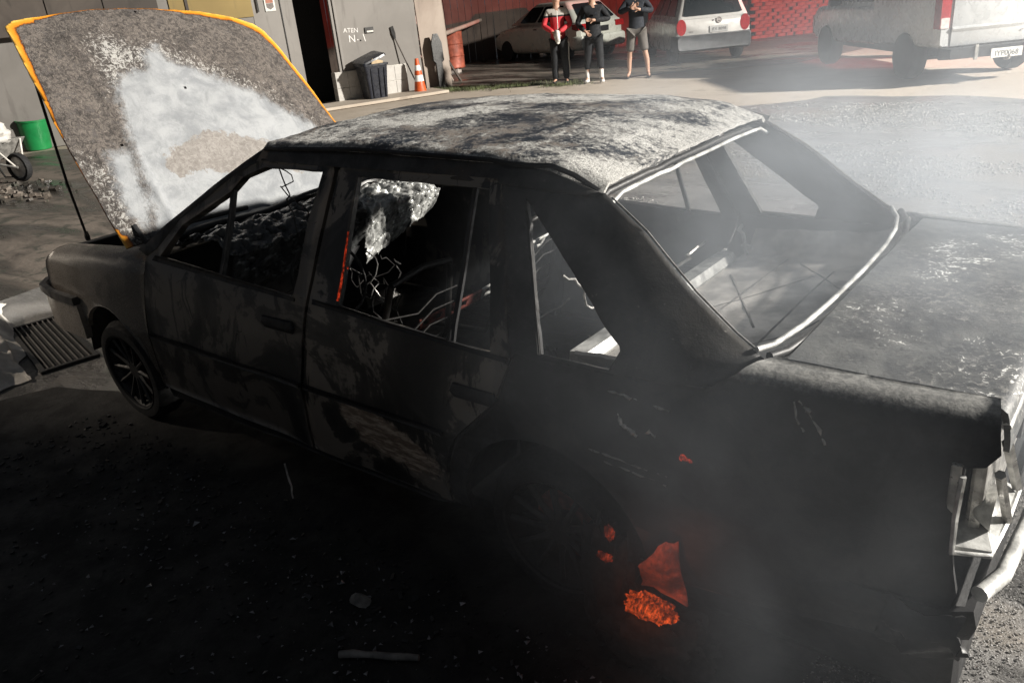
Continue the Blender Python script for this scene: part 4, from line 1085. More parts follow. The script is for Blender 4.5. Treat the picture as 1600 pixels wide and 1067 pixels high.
for sd in (-1, 1):
    near = sd < 0
    F = M['fender'] if near else M['char']
    panel('front_fender', [(-.775, .48)] + [(-.41, .46)] + arc(-.08, .28, .335, 148, -5, 18) + [(.25, .245), (.325, .56), (.365, .82), (.385, ztf(.385) + .10)] + [(-.2, ztf(-.2) + .105), (-.72, ztf(-.72) + .10), (-.775, .74)], [], fend, sd, F)
    fd = panel('front_door', [(.375, .90), (.335, .56), (.262, .265), (1.322, .245), (1.413, .657), (1.462, .862), (1.508, 1.284), (1.50, 1.302), (1.09, 1.304), (.965, 1.262), (.60, 1.072), (.46, .945)], [FWIN], gmap, sd, M['door_f'], th=.03)
    panel('vent_bar', [(.914, .895), (.936, .895), (.938, 1.195), (.918, 1.188)], [], lambda x, s, q: gmap(x, s, q) - Vector((0, q * .006, 0)), sd, M['char_dark'], fd, th=.018)
    panel('window_sill', [(.43, .895), (1.40, .862), (1.40, .874), (.45, .916)], [], lambda x, s, q: gmap(x, s, q) + Vector((0, q * .004, 0)), sd, M['rim'], fd, th=.012)
    panel('rub_strip', [(.345, .545), (1.38, .535), (1.383, .555), (.348, .567)], [], lambda x, s, q: gmap(x, s, q) + Vector((0, q * .007, 0)), sd, M['char_dark'], fd, th=.012)
    hp_ = gmap(1.30, .765, sd); MB().loft([rrect(.17, .012, -.022, .005), rrect(.19, .03, 0, .01), rrect(.17, .012, .022, .005)]).build('door_handle', M['char_dark'], fd, .8).location = hp_
    rd = panel('rear_door', [(1.478, .862), (1.428, .657), (1.338, .245)] + [(1.93, .240)] + arc(2.47, .28, .415, 184, 128, 8) + [(2.315, .70), (2.372, .835), (2.240, 1.285), (2.22, 1.298), (1.535, 1.302), (1.528, 1.284)], [RWIN], gmap, sd, M['door_r'] if near else M['char'], th=.018)
    panel('quarter_bar', [(2.136, .842), (2.153, .842), (2.146, 1.274), (2.130, 1.274)], [], lambda x, s, q: gmap(x, s, q) - Vector((0, q * .005, 0)), sd, M['char_dark'], rd, th=.010)
    panel('window_sill', [(1.50, .868), (2.36, .828), (2.36, .842), (1.50, .884)], [], lambda x, s, q: gmap(x, s, q) + Vector((0, q * .004, 0)), sd, M['char_dark'], rd, th=.012)
    panel('rub_strip', [(1.405, .535), (2.09, .53), (2.10, .55), (1.41, .555)], [], lambda x, s, q: gmap(x, s, q) + Vector((0, q * .007, 0)), sd, M['char_dark'], rd, th=.012)
    hp_ = gmap(2.235, .705, sd); MB().loft([rrect(.16, .012, -.022, .005), rrect(.18, .03, 0, .01), rrect(.16, .012, .022, .005)]).build('door_handle', M['char_dark'], rd, .8).location = hp_
    panel('b_pillar', [(1.26, .22), (1.42, .22), (1.48, .60), (1.52, .84), (1.56, 1.31), (1.49, 1.31), (1.40, .84), (1.36, .60)], [], lambda x, s, q: gmap(x, s, q) - Vector((0, q * .028, 0)), sd, M['char'], th=.04)
    panel('a_pillar', [(.30, .925), (.348, .942), (.501, 1.041), (.79, 1.198), (1.087, 1.344), (1.13, 1.31), (1.09, 1.298), (.965, 1.258), (.60, 1.068), (.455, .94), (.38, .905)], [], gmap, sd, M['char_dark'], th=.055)
    panel('roof_rail', [(1.06, 1.300), (1.087, 1.344), (1.6, 1.352), (2.2, 1.343), (2.40, 1.325), (2.568, 1.283), (2.52, 1.270), (2.24, 1.283), (1.5, 1.300)], [], gmap, sd, M['char'], th=.05, gz=.02)
    ce = lambda l: [(p[0] - cedge(p[1]), p[1]) for p in l]
    panel('c_pillar', ce([(2.245, 1.285), (2.50, 1.278), (2.568, 1.273), (2.702, 1.188), (2.862, 1.055), (2.976, .972), (3.057, .924), (2.97, .868), (2.70, .855), (2.38, .846), (2.372, .838), (2.346, .924), (2.332, .972), (2.307, 1.055), (2.268, 1.188)]), [ce([(2.335, 1.255), (2.370, 1.16), (2.403, 1.07), (2.436, .98), (2.456, .924), (2.475, .872)] + QWIN[2:] + [(2.605, 1.02), (2.565, 1.055), (2.467, 1.14), (2.412, 1.188)])], lambda x, s, q: cmap(x + cedge(s), s, q), sd, M['char'], th=.014, gx=.016, gz=.016)
    panel('window_edge', [(2.466, .870), (2.474, .870), (2.349, 1.225), (2.342, 1.225)], [], lambda x, s, q: cmap(x, s, q) + Vector((0, q * .003, 0)), sd, M['rim'], th=.012)
    qo = [(2.385, .858), (2.322, .69)] + arc(2.47, .28, .400, 128, 184, 8) + [(2.14, .25)] + arc(2.47, .28, .330, 185, -3, 18) + [(3.1, .28), (3.50, .33), (3.535, .5), (3.515, .612), (3.515, .806), (3.55, .815), (3.572, .845), (3.545, zti(3.545) + .075), (3.3, zti(3.3) + .082), (3.08, zti(3.1) + .085), (3.02, .918), (2.96, .872), (2.70, .862)]
    panel('rear_fender', qo, [], quart, sd, M['crown'], gx=.06, gz=.035)
    panel('sill', [(.25, .20), (1.93, .195), (2.05, .23), (1.93, .252), (.26, .262)], [], lambda x, s, q: gmap(x, s, q) - Vector((0, q * .012, 0)), sd, M['char_dark'], th=.05)
    # wheel arch liners
    for cx in (-.08, 2.47):
        panel('arch_liner', [(cx - .34, .18), (cx + .34, .18), (cx + .34, .70), (cx - .34, .70)], [], lambda x, s, q: Vector((x, q * .50, s)), sd, M['pit'], th=.02, gx=.4, gz=.4)
        rim_pts = arc(cx, .28, .345, 175, 5, 14)
        MB().loft([[Vector((x, sd * y, z)) for x, z in rim_pts] for y in (.52, .78)], cap=False, close=False).build('arch_shell', M['char_dark'], car, 1.0)

# roof skin with a slight crown
def rz_edge(x): return interp(x, [1.0, 1.09, 1.6, 2.2, 2.42, 2.58], [1.338, 1.346, 1.362, 1.350, 1.322, 1.270])
def rw(x): return interp(x, [1.0, 1.09, 1.6, 2.4, 2.58], [.545, .555, .556, .556, .552])
def roof_fn(u, v):
    v2 = (v - .5) * 2
    x0 = 1.085 - .05 * (1 - v2 * v2); x1 = 2.560 + .012 * (1 - v2 * v2)
    x = x0 + (x1 - x0) * u
    z = rz_edge(x) + .023 * (1 - v2 * v2) * min(1, u * 6 + .45) + .004
    if abs(v2) > .955: z -= .020 * (abs(v2) - .955) / .045
    p = Vector((x, v2 * rw(x), z))
    p.z += .006 * fbm((x * 2.2, v2 * 2.2, 4), 4) + .0022 * fbm((x * 14, v2 * 9, 1), 3)
    return p
roof = grid_mesh('roof', roof_fn, 120, 84, M['roof'], car, thick=-.012)
MB().tube([roof_fn(1, v) + Vector((.012, 0, -.030)) for v in [i / 16 for i in range(17)]], .006, 8).build('rear_header_lip', M['ashmetal'], roof, 1.0)
MB().tube([roof_fn(1, v) + Vector((-.035, 0, -.032)) for v in [i / 16 for i in range(17)]], .011, 8).build('rear_header', M['char'], roof, 1.0)
MB().tube([roof_fn(0, v) + Vector((.02, 0, -.040)) for v in [i / 16 for i in range(17)]], .026, 8).build('front_header', M['char_dark'], roof, 1.0)
for sd in (-1, 1):
    MB().tube([Vector((x, sd * (rw(x) + .008), rz_edge(x) - .004 + (.02 if x > 2.3 and sd < 0 else 0) * math.sin((x - 2.3) / .26 * PI))) for x in [1.10 + i * .0725 for i in range(21)]], .008, 6).build('drip_rail', M['char_dark'], roof, 1.0)

# raised hood: sheet in its own plane, hinged at the cowl
HA = Vector((.22, 0, .93)); HD = Vector((-.79, 0, .96)).normalized(); HN = HD.cross(Vector((0, 1, 0))).normalized()
if HN.x < 0: HN = -HN
HOUT = [(-.742, .015), (-.738, .22), (-.729, .466), (-.716, .678), (-.690, .891), (-.668, 1.071), (-.645, 1.235), (-.60, 1.262), (-.536, 1.272), (-.366, 1.284), (-.2, 1.283), (-.031, 1.268), (.137, 1.246), (.309, 1.217), (.463, 1.175), (.56, 1.138), (.628, 1.095), (.668, 1.03), (.690, .93), (.70, .80), (.713, .664), (.725, .478), (.735, .361), (.742, .015), (.3, -.012), (-.3, -.012)]
def seg_d(p, a, b):
    ax, ay = a; bx_, by = b; dx, dy = bx_ - ax, by - ay
    t = max(0, min(1, ((p[0] - ax) * dx + (p[1] - ay) * dy) / (dx * dx + dy * dy + 1e-12)))
    return math.hypot(p[0] - ax - t * dx, p[1] - ay - t * dy)
def pin(p, poly):
    c = False; j = len(poly) - 1
    for i in range(len(poly)):
        (xi, yi), (xj, yj) = poly[i], poly[j]
        if (yi > p[1]) != (yj > p[1]) and p[0] < (xj - xi) * (p[1] - yi) / (yj - yi) + xi: c = not c
        j = i
    return c
def sdist(p, poly):
    d = min(seg_d(p, poly[i], poly[(i + 1) % len(poly)]) for i in range(len(poly)))
    return d if pin(p, poly) else -d
WHITE = [(-.114, .971), (-.043, 1.002), (-.023, .916), (.156, .783), (.327, .645), (.531, .405), (.60, .30), (.60, .02), (.1, -.1), (-.522, -.1), (-.60, .0), (-.557, .128), (-.468, .473), (-.36, .80), (-.321, .845), (-.24, .87), (-.168, .878)]
LOWW = [(-.595, .468), (-.468, .473), (-.55, .128), (-.617, .03), (-.665, .161), (-.644, .3)]
MOT = [(-.36, 1.10), (-.313, 1.119), (-.238, 1.137), (-.124, 1.03), (-.02, 1.05), (.205, .86), (.40, .68), (.60, .40), (.36, .60), (.18, .74), (-.02, .88), (-.19, .86), (-.30, .82), (-.42, .72), (-.40, .95)]
BRN = [(-.388, .332), (-.291, .41), (-.235, .416), (-.116, .466), (-.003, .44), (.165, .368), (.30, .30), (.30, .12), (.181, .20), (-.13, .211), (-.171, .262), (-.306, .271), (-.347, .26)]
LEFTM = [(-.75, .0), (-.75, .45), (-.70, .52), (-.60, .40), (-.63, .1), (-.5, -.1), (-.7, -.1)]
def a_rim(x, s):
    # width of the paint band left unburnt, by position round the edge
    d = min(seg_d((x, s), HOUT[i], HOUT[i + 1]) for i in range(0, 23))
    if x < -.5 and s > .6: wd = interp(s, [.62, .85, 1.05, 1.25], [.012, .034, .050, .062])
    elif s > .9 and x < .25: wd = interp(x, [-.64, -.5, -.35, -.1, .1, .25], [.062, .034, .008, .005, .008, .028])
    elif x > .2: wd = interp(s, [.0, .3, .5, .7, .9, 1.03, 1.1, 1.16, 1.22], [.0, .016, .030, .045, .060, .075, .075, .060, .035])
    else: wd = 0.004
    if x < -.60 and s < .12: wd = .05 if s < .075 else .02      # yellow at the hinge corner
    wd *= .62
    return max(0, min(1, .5 + (wd - d) / (.8 * wd + .010) * .5))
def soft(poly, w):
    return lambda x, s: max(0, min(1, .5 + sdist((x, s), poly) / w * .5))
_w = soft(WHITE, .075); _l = soft(LOWW, .07)
def hmap(x, s, sd):
    # crowned sheet, its near edge rolled down, front lip curling away
    crown = -.030 * (x / .72) ** 2 + .020 * math.sin(max(0, min(1, s / 1.27)) * PI)
    d = crown
    if s > 1.12: d -= .55 * (s - 1.12) ** 2
    ex = abs(x) - .64
    if ex > 0: d -= 1.6 * ex * ex
    d += .010 * fbm((x * 2.0, s * 2.0, 7.7), 3) + .0045 * fbm((x * 8, s * 8, 1.7), 4)
    if -.60 < x < .66 and s < 1.14:      # pressed crease that ran down each side of the hood
        d += .010 * (1 - abs(max(-1, min(1, (x + .50 - .09 * s / 1.2) / .03)))) + .010 * (1 - abs(max(-1, min(1, (x - .55 + .05 * s) / .03))))
    return HA + Vector((0, x, 0)) + HD * s + HN * d
def hood_panel():
    class S: pass
    o = panel('hood', HOUT, [], hmap, -1, M['hood'], car, th=.014, gx=.0135, gz=.0135,
              attrs={'rim': a_rim, 'white': lambda x, s: max(_w(x, s), _l(x, s) * .9), 'mottle': lambda x, s: max(soft(MOT, .12)(x, s), soft(LEFTM, .14)(x, s)), 'brown': soft(BRN, .05)})
    return o
hood = hood_panel()
for sd in (-1, 1):
    MB().tube([HA + Vector((0, sd * .66, 0)) - HN * .03 + HD * .10, HA + Vector((.02, sd * .67, -.03)), HA + Vector((-.12, sd * .69, -.10))], .012, 7).build('hinge', M['char_dark'], hood, 1.0)
for x in (-.45, 0, .45):
    MB().tube([HA + Vector((0, x, 0)) + HD * .1 - HN * .05, HA + Vector((0, x * .8, 0)) + HD * 1.15 - HN * .05], .022, 6).build('inner_rib', M['char_dark'], hood, 1.0)
MB().tube([(-1.0, -.40, .74), (-.80, -.50, 1.08), (-.50, -.625, 1.61)], .0075, 7).build('prop_rod', M['char_dark'], car, 1.0)
MB().lathe([(.014, 0), (.016, .02), (.010, .05)], 8, Matrix.Translation((-1.0, -.40, .73))).build('rod_foot', M['char_dark'], car, .8)

# engine bay, cowl
MB().box((-.20, 0, .30), (1.0, 1.20, .04)).build('engine_bay_floor', M['pit'], car)
MB().box((.36, 0, .60), (.03, 1.36, .56)).build('firewall', M['char_dark'], car)
for sd in (-1, 1):
    MB().box((-.20, sd * .635, .62), (1.06, .03, .26)).build('inner_wing', M['char_dark'], car)
    MB().lathe([(.075, 0), (.09, .02), (.085, .12), (.03, .15)], 16, Matrix.Translation((-.06, sd * .54, .70))).build('strut_tower', M['char'], car, .7)
eng = MB().box((-.28, .0, .52), (.52, .42, .38)).build('engine', M['char'], car, None, .03)
MB().box((-.28, .0, .73), (.46, .22, .06)).build('valve_cover', M['metal'], eng, None, .015)
MB().lathe([(.15, 0), (.17, .02), (.17, .07), (.06, .09)], 20, Matrix.Translation((-.12, .12, .74))).build('air_filter', M['rim'], eng, .7)
for k in range(4):
    MB().tube([(-.4 + .11 * k, -.1, .72), (-.36 + .11 * k, -.28, .78), (-.5 + .2 * k, -.44, .70)], .012, 6).build('hose', M['wire'], eng, 1.0)
MB().box((-.70, 0, .61), (.06, 1.18, .36)).build('radiator', M['char'], car, None, .01)
def cowl(u, v):
    y = (u - .5) * 1.40; x = .27 + .22 * v + .03 * (1 - (2 * u - 1) ** 2) * -1
    return Vector((x, y, .915 + .02 * v + .018 * fbm((u * 9, v * 3, 3), 3)))
grid_mesh('cowl', cowl, 50, 8, M['char'], car, thick=.012)
MB().tube([(.46 - .05 * (1 - (y / .62) ** 2), y, .955 + .012 * math.sin(y * 9)) for y in [-.64 + i * .08 for i in range(17)]], .017, 7).build('windscreen_lower_seal', M['char_dark'], car, 1.0)
MB().tube([(.43, -.70, .96), (.40, -.55, 1.0), (.36, -.38, .985), (.33, -.2, .97)], .012, 6).build('wiper_arm', M['char_dark'], car, 1.0)

# front bumper and valance
def band(path, z0, z1, th, name, mat, parent, bev=.01):
    rings = []
    for i, p in enumerate(path):
        a = Vector(path[max(i - 1, 0)]); b = Vector(path[min(i + 1, len(path) - 1)])
        t = (b - a).normalized(); n = Vector((t.y, -t.x))
        q = Vector(p)
        rings.append([Vector((*(q + n * 0), z0)), Vector((*(q + n * .012), (z0 + z1) / 2)), Vector((*(q + n * 0), z1)), Vector((*(q - n * th), z1)), Vector((*(q - n * th), z0))])
    return MB().loft(rings).build(name, mat, parent, .7, 0)
fb = [(-.36, -.800), (-.62, -.795), (-.80, -.765), (-.88, -.70), (-.92, -.55), (-.95, 0), (-.92, .55), (-.88, .70), (-.80, .765), (-.62, .795), (-.36, .80)]
bmf = band([(p[0], p[1]) for p in reversed(fb)][::-1], .582, .622, .03, 'front_bumper', M['char'], car)
band([(p[0] + (.02 if abs(p[1]) < .78 else 0), p[1] * .985) for p in fb], .40, .588, .03, 'front_valance', M['fender'], car)
MB().box((-.765, 0, .66), (.03, 1.34, .20)).build('front_panel', M['char'], car, None, .01)
for sd in (-1, 1):
    MB().box((-.785, sd * .48, .67), (.02, .36, .13)).build('headlamp_hole', M['pit'], car, None, .01)

# wheels: burnt rims with a crust of tyre left
def burnt_wheel(x, sd, z, tilt):
    T = Matrix.Translation((x, sd * .70, z)) @ Matrix.Rotation(tilt, 4, 'X') @ Matrix.Rotation(PI / 2 * (1 if sd < 0 else -1), 4, 'X')
    w = empty('wheel', (0, 0, 0)); w.parent = car
    MB().lathe([(.185, -.085), (.205, -.09), (.245, -.07), (.262, -.02), (.262, .05), (.240, .085), (.205, .088), (.185, .08)], 40, T, cap=False).build('tyre', M['tyre'], w, .8)
    rm = MB().lathe([(.19, .085), (.198, .090), (.192, .078), (.176, .055), (.165, .02), (.165, -.08)], 36, T, cap=False)
    rm.lathe([(.012, .062), (.042, .062), (.05, .05), (.05, .0)], 20, T)
    for k in range(12):
        a = k / 12 * 2 * PI
        c, s = math.cos(a), math.sin(a)
        p = [T @ Vector((c * .04, s * .04, .05)), T @ Vector((c * .11, s * .11, .062)), T @ Vector((c * .178, s * .178, .066))]
        rm.tube(p, [.014, .009, .013], 6)
    rm.build('rim', M['rim'], w, .8)
    MB().lathe([(.12, -.02), (.12, .005)], 20, T).build('brake_disc', M['rust'], w, .6)
for x in (-.08, 2.47):
    for sd in (-1, 1):
        burnt_wheel(x, sd, .262, -.03 * sd)

# cabin
MB().box((1.65, 0, .24), (2.5, 1.46, .03)).build('cabin_floor', M['char_dark'], car)
MB().tube([(.5, 0, .27), (2.35, 0, .27)], .10, 10).build('tunnel', M['char_dark'], car, 1.0)
MB().box((2.56, 0, .50), (.03, 1.40, .50)).build('rear_bulkhead', M['char_dark'], car)
MB().box((3.15, 0, .21), (.80, 1.30, .28), taper=(1.0, 1.08)).build('trunk_pan', M['char_dark'], car, None, .04)  # unseen low pan, added to block the floodlight under the tail
def foil(far):
    y0, y1 = (.02, .53) if far else (-.68, .03)
    def fn(u, v):
        y = y0 + (y1 - y0) * u
        # section of the dash: flat top, rolled front edge, face dropping down
        t = v
        if t < .55: x = .50 + .40 * t / .55; z = (.925 if far else .935) + .045 * math.sin(t / .55 * PI)
        else:
            q = (t - .55) / .45; x = .90 - .06 * q; z = (.925 if far else .935) - ((.25 - .15 * u) if far else .17) * q
        k = fbm((u * 9 + (9 if far else 0), v * 9, 2.2), 5); k2 = noise.noise(Vector((u * 24, v * 21, 5)))
        ridge = 1 - abs(noise.noise(Vector((u * 13, v * 14, 11)))) * 2
        am = .55
        return Vector((x + am * (.045 * k + .022 * ridge), y + am * .018 * k2, z + am * (.045 * k + .018 * k2 + .020 * ridge)))
    return fn
M['foil'] = plain('grey_ash_crumpled_dash', (0.36, 0.365, 0.355), 0.32, 0.3, 0.75, 13, 0.7, 34)
M['foil_dark'] = plain('charred_dash', (0.045, 0.047, 0.047), 0.30, 0.1, 0.7, 11, 0.8, 30)
grid_mesh('melted_dashboard', foil(True), 130, 110, M['foil'], car, thick=.006)
grid_mesh('charred_dashboard', foil(False), 80, 60, M['foil_dark'], car, thick=.006)
MB().tube([(.72, -.36, .83), (1.02, -.34, .74)], .020, 8).build('steering_column', M['char'], car, 1.0)
MB().tube([Vector((1.04, -.34, .75)) + Vector((.5 * .18 * math.sin(a) * -.8, .18 * math.cos(a), .18 * math.sin(a) * .85)) for a in [i / 24 * 2 * PI for i in range(25)]], .007, 6).build('steering_wheel_ring', M['wire'], car, 1.0)
def seat(y, x):
    s = empty('seat_frame', (0, 0, 0)); s.parent = car
    for q in (-.20, .20):
        MB().tube([(x - .42, y + q, .36), (x, y + q, .38), (x + .10, y + q, .55), (x + .20, y + q * .8, .86)], .013, 7).build('side_tube', M['wire'], s, 1.0)
    MB().tube([(x + .20, y - .16, .86), (x + .21, y, .885), (x + .20, y + .16, .86)], .013, 7).build('top_tube', M['wire'], s, 1.0)
    for k in range(5):
        z = .46 + .07 * k
        MB().tube([(x + .06 + .03 * k, y - .2, z), (x + .09 + .03 * k, y - .06, z - .02), (x + .07 + .03 * k, y + .07, z + .01), (x + .06 + .03 * k, y + .2, z)], .0035, 5).build('spring', M['wire'], s, 1.0)
    for k in range(5):
        yy = y - .16 + .08 * k
        MB().tube([(x - .42, yy, .37), (x - .2, yy + .02, .34), (x, yy, .38)], .0035, 5).build('spring', M['wire'], s, 1.0)
seat(-.36, 1.42); seat(.38, 1.42)
def perforated(a, b, h, n, mats, name='perforated_rail'):
    a = Vector(a); b = Vector(b); L = (b - a).length; t = (b - a).normalized()
    up = Vector((.45, 0, 1)).normalized()
    holes = []
    for k in range(n):
        c = L * (k + .5) / n
        holes.append([(c - .018, -h * .26), (c + .018, -h * .26), (c + .018, h * .26), (c - .018, h * .26)])
    f = lambda x, s, sd: a + t * x + up * s
    return panel(name, [(0, -h / 2), (L, -h / 2), (L, h / 2), (0, h / 2)], holes, f, -1, mats, car, th=.006, gx=.2, gz=.2)
perforated((1.45, -.26, .578), (1.45, .14, .578), .058, 5, M['rust'])  # red beacon light put into this rail's colour
perforated((1.45, .14, .580), (1.45, .235, .585), .055, 1, M['ashmetal'])
perforated((1.50, .38, .705), (1.50, .62, .712), .055, 4, M['ashmetal'])
# hanging wires and springs seen through the windows
def squiggle(name, a, b, amp, n, r, mat, seed):
    a = Vector(a); b = Vector(b); pts = []
    for i in range(n + 1):
        t = i / n; p = a.lerp(b, t)
        p += Vector((fbm((t * 3, seed, 0), 3), fbm((t * 3, seed, 5), 3), fbm((t * 3, seed, 9), 3))) * amp * math.sin(t * PI)
        pts.append(p)
    return MB().tube(pts, r, 5).build(name, mat, car, 1.0)
squiggle('wire', (1.19, -.585, 1.30), (1.12, -.50, .90), .05, 16, .0028, M['wire'], 1)
squiggle('wire', (1.19, -.585, 1.30), (1.13, -.45, 1.03), .07, 14, .0025, M['wire'], 8)
for i in range(6):
    x = random.uniform(.85, 1.25); y = random.uniform(-.6, -.1); z = random.uniform(.62, .85)
    squiggle('wire', (x, y, z), (x + random.uniform(-.15, .2), y + random.uniform(-.2, .2), z - random.uniform(.05, .25)), .12, 14, random.uniform(.0025, .0045), M['wire'], 20 + i)
for i in range(3):
    squiggle('wire', (1.02 + .03 * i, -.10 + .05 * i, .80 - .03 * i), (1.14 + .04 * i, -.18 + .02 * i, .50), .14, 16, .003, M['rim'] if i else M['metal'], 50 + i)
for i in range(5):
    x = random.uniform(1.7, 2.2)
    squiggle('bent_rod', (x, random.uniform(-.4, .1), .50), (x + .12, random.uniform(-.4, .2), .62), .06, 10, .004, M['rim'] if i % 2 else M['metal'], 80 + i)
squiggle('belt_wire', (2.46, .60, .86), (2.52, .52, .77), .05, 12, .008, M['ashmetal'], 93)
squiggle('belt_wire', (2.41, -.56, 1.02), (2.44, -.30, .78), .05, 12, .004, M['metal'], 97)

# rear shelf, its ribs, the rear seat bar
def shelf(u, v):
    y = (v - .5) * 1.30; x = 2.50 + .56 * u
    z = .765 + .035 * u + (.06 * max(0, (u - .8) / .2) ** 2)
    z += .006 * fbm((u * 5, v * 5, 2), 4)
    z -= .07 * max(0, (abs(v - .5) - .44) / .06) * -1
    return Vector((x, y, z))
M['shelf'] = plain('rusty_shelf_steel', (0.52, 0.49, 0.455), 0.5, 0.05, 0.5, 7, 0.4, 50)
M['shelf_groove'] = plain('sooty_rib', (0.16, 0.15, 0.14), 0.6, 0, 0.5, 20)  # darker tone than the shelf for the rib lines
sh_ = grid_mesh('parcel_shelf', shelf, 40, 60, M['shelf'], car, thick=.010)
for a, b in (((.08, .32), (.62, .74)), ((.10, .72), (.60, .36)), ((.45, .15), (.92, .40)), ((.45, .85), (.92, .62)), ((.30, .12), (.34, .88)), ((.70, .2), (.70, .8))):
    MB().tube([shelf(a[0] + (b[0] - a[0]) * t / 8, a[1] + (b[1] - a[1]) * t / 8) + Vector((0, 0, -.003)) for t in range(9)], .0055, 6).build('pressed_rib', M['shelf_groove'], sh_, 1.0)
MB().loft([[Vector((2.475 + dx, y, .790 + dz)) for dx, dz in ((-.035, -.02), (-.03, .012), (.03, .018), (.045, -.01), (.03, -.035))] for y in (-.60, -.2, .1, .42)]).build('seat_back_bar', M['ashmetal'], car, .5)
squiggle('shelf_edge_wire', (2.42, -.05, .80), (2.40, .40, .84), .06, 12, .006, M['metal'], 61)
# window channel round the foot of the rear glass
gl = [(3.035, -.655, .945), (3.055, -.60, .940), (3.075, -.45, .938), (3.085, -.28, .940), (3.09, 0, .942), (3.085, .25, .945), (3.07, .42, .948), (3.04, .56, .952), (3.00, .64, .962)]
MB().tube(gl, .0075, 8).build('rear_glass_channel', M['ashmetal'], car, 1.0)
MB().tube([(x + .032, y, z - .012) for x, y, z in gl], .012, 7).build('rear_glass_seal', M['char'], car, 1.0)
for sd in (-1, 1):      # flange along the rear edge of each c pillar
    MB().tube([Vector((cedge(z) + .004, sd * (abs(cmap(cedge(z), z, sd).y) - .006), z)) for z in (1.262, 1.188, 1.12, 1.055, 1.0, .972, .94)], .0028, 6).build('glass_flange', M['metal'], car, 1.0)

# trunk lid and tail
def lid(u, v):
    v2 = (v - .5) * 2
    x0 = 3.105 + .012 * (1 - v2 * v2); x1 = 3.555 + .010 * (1 - v2 * v2)
    t = min(u / .86, 1); x = x0 + (x1 - x0) * t
    z = .916 + .022 * (1 - v2 * v2) - .012 * t * t
    if u > .86: q = (u - .86) / .14; x += .012 * math.sin(q * PI / 2) ; z -= .085 * q
    z += .004 * fbm((x * 4, v2 * 2.5, 8), 4)
    return Vector((x, v2 * .655, z))
lidm = grid_mesh('trunk_lid', lid, 60, 90, M['trunk'], car, thick=-.012)
MB().tube([lid(.90, v) + Vector((.006, 0, -.004)) for v in [i / 20 for i in range(21)]], .010, 7).build('lid_lip', M['ashmetal'], lidm, 1.0)
MB().box((3.535, 0, .70), (.03, 1.36, .26)).build('rear_panel', M['metal'], car, None, .008)
MB().box((3.557, .0, .70), (.02, .52, .12)).build('plate_recess', M['char'], car, None, .006)
for sd in (-1, 1):
    hs = empty('tail_lamp_housing', (0, 0, 0)); hs.parent = car
    MB().box((3.500, sd * .60, .715), (.02, .30, .20)).build('back_plate', M['metal'], hs, None, .004)
    MB().loft([[Vector((3.49, sd * .755, .620)), Vector((3.585, sd * .735, .622)), Vector((3.590, sd * .46, .622)), Vector((3.49, sd * .46, .66))],
               [Vector((3.49, sd * .755, .608)), Vector((3.585, sd * .735, .610)), Vector((3.590, sd * .46, .610)), Vector((3.49, sd * .46, .648))]]).build('lamp_tray', M['ashmetal'], hs, .5)
    MB().tube([(3.516, sd * .762, .800), (3.513, sd * .765, .70), (3.516, sd * .768, .615), (3.582, sd * .738, .612), (3.592, sd * .60, .614), (3.594, sd * .46, .616)], .007, 6).build('lamp_rim', M['ashmetal'], hs, 1.0)
    MB().tube([(3.575, sd * .72, .80), (3.592, sd * .60, .62)], .011, 6).build('lamp_divider', M['metal'], hs, .8)
    MB().tube([(3.57, sd * .62, .82), (3.590, sd * .47, .63)], .012, 6).build('lamp_divider', M['metal'], hs, .8)
    def bowl(u, v, sd=sd):
        a = 2 * PI * u
        return Vector((3.572 - .055 * (1 - v * v) , sd * .64 + .075 * v * math.cos(a), .672 + .045 * v * math.sin(a)))
    grid_mesh('reflector_bowl', bowl, 24, 8, M['ashmetal'], hs)
rb = [(3.10, -.775), (3.35, -.775), (3.52, -.765), (3.59, -.735), (3.615, -.66), (3.63, -.40), (3.64, 0), (3.63, .40), (3.615, .66), (3.59, .735), (3.52, .765), (3.35, .775), (3.10, .775)]
MB().tube([(3.575, -.735, .505), (3.605, -.64, .502), (3.620, -.40, .50), (3.63, 0, .50), (3.62, .40, .50), (3.605, .64, .502), (3.575, .735, .505)], .0185, 10).build('rear_bumper_beam', M['ashmetal'], car, 1.0)
band([(min(a, 3.57), b) for a, b in rb], .375, .455, .02, 'rear_valance', M['char_dark'], car)
def melt(u, v):
    a = u * PI
    p = Vector((3.40 + .16 * u, -.775 - .02 * math.sin(a), .34 + .12 * v))
    return p + Vector((.012, .010, .012)) * fbm((u * 3, v * 3, 6), 4) + Vector((0, -.03 * math.sin(v * PI), 0))
grid_mesh('melted_bumper_end', melt, 26, 26, M['char_dark'], car, thick=.02)
# crumpled, blistered metal on the rear fender that catches the light
def crease(name, pts, r, mat):
    out = []; rad = []
    for a, b in zip(pts[:-1], pts[1:]):
        for k in range(7):
            t = k / 7; x = a[0] + (b[0] - a[0]) * t; z = a[1] + (b[1] - a[1]) * t
            w_ = fbm((x * 60, z * 60, 3), 3)
            q = quart(x + .004 * w_, z + .004 * fbm((x * 50, z * 50, 9), 3), -1); out.append(q + Vector((0, .001 - .0015 * w_, 0)))
            rad.append(r * max(.12, .75 + 1.3 * w_))
    MB().tube(out, rad, 6).build(name, mat, car, 1.0)
crease('blistered_paint_edge', [(2.69, .815), (2.74, .812), (2.80, .806), (2.88, .797)], .0032, M['metal'])
crease('blistered_paint_edge', [(2.725, .762), (2.735, .735), (2.765, .722), (2.785, .708)], .006, M['metal'])
crease('blistered_paint_edge', [(2.81, .730), (2.84, .724)], .007, M['metal'])
crease('blistered_paint_edge', [(2.62, .640), (2.72, .632), (2.80, .622), (2.88, .618)], .0032, M['metal'])
crease('blistered_paint_edge', [(2.68, .615), (2.78, .602), (2.88, .592)], .003, M['metal'])
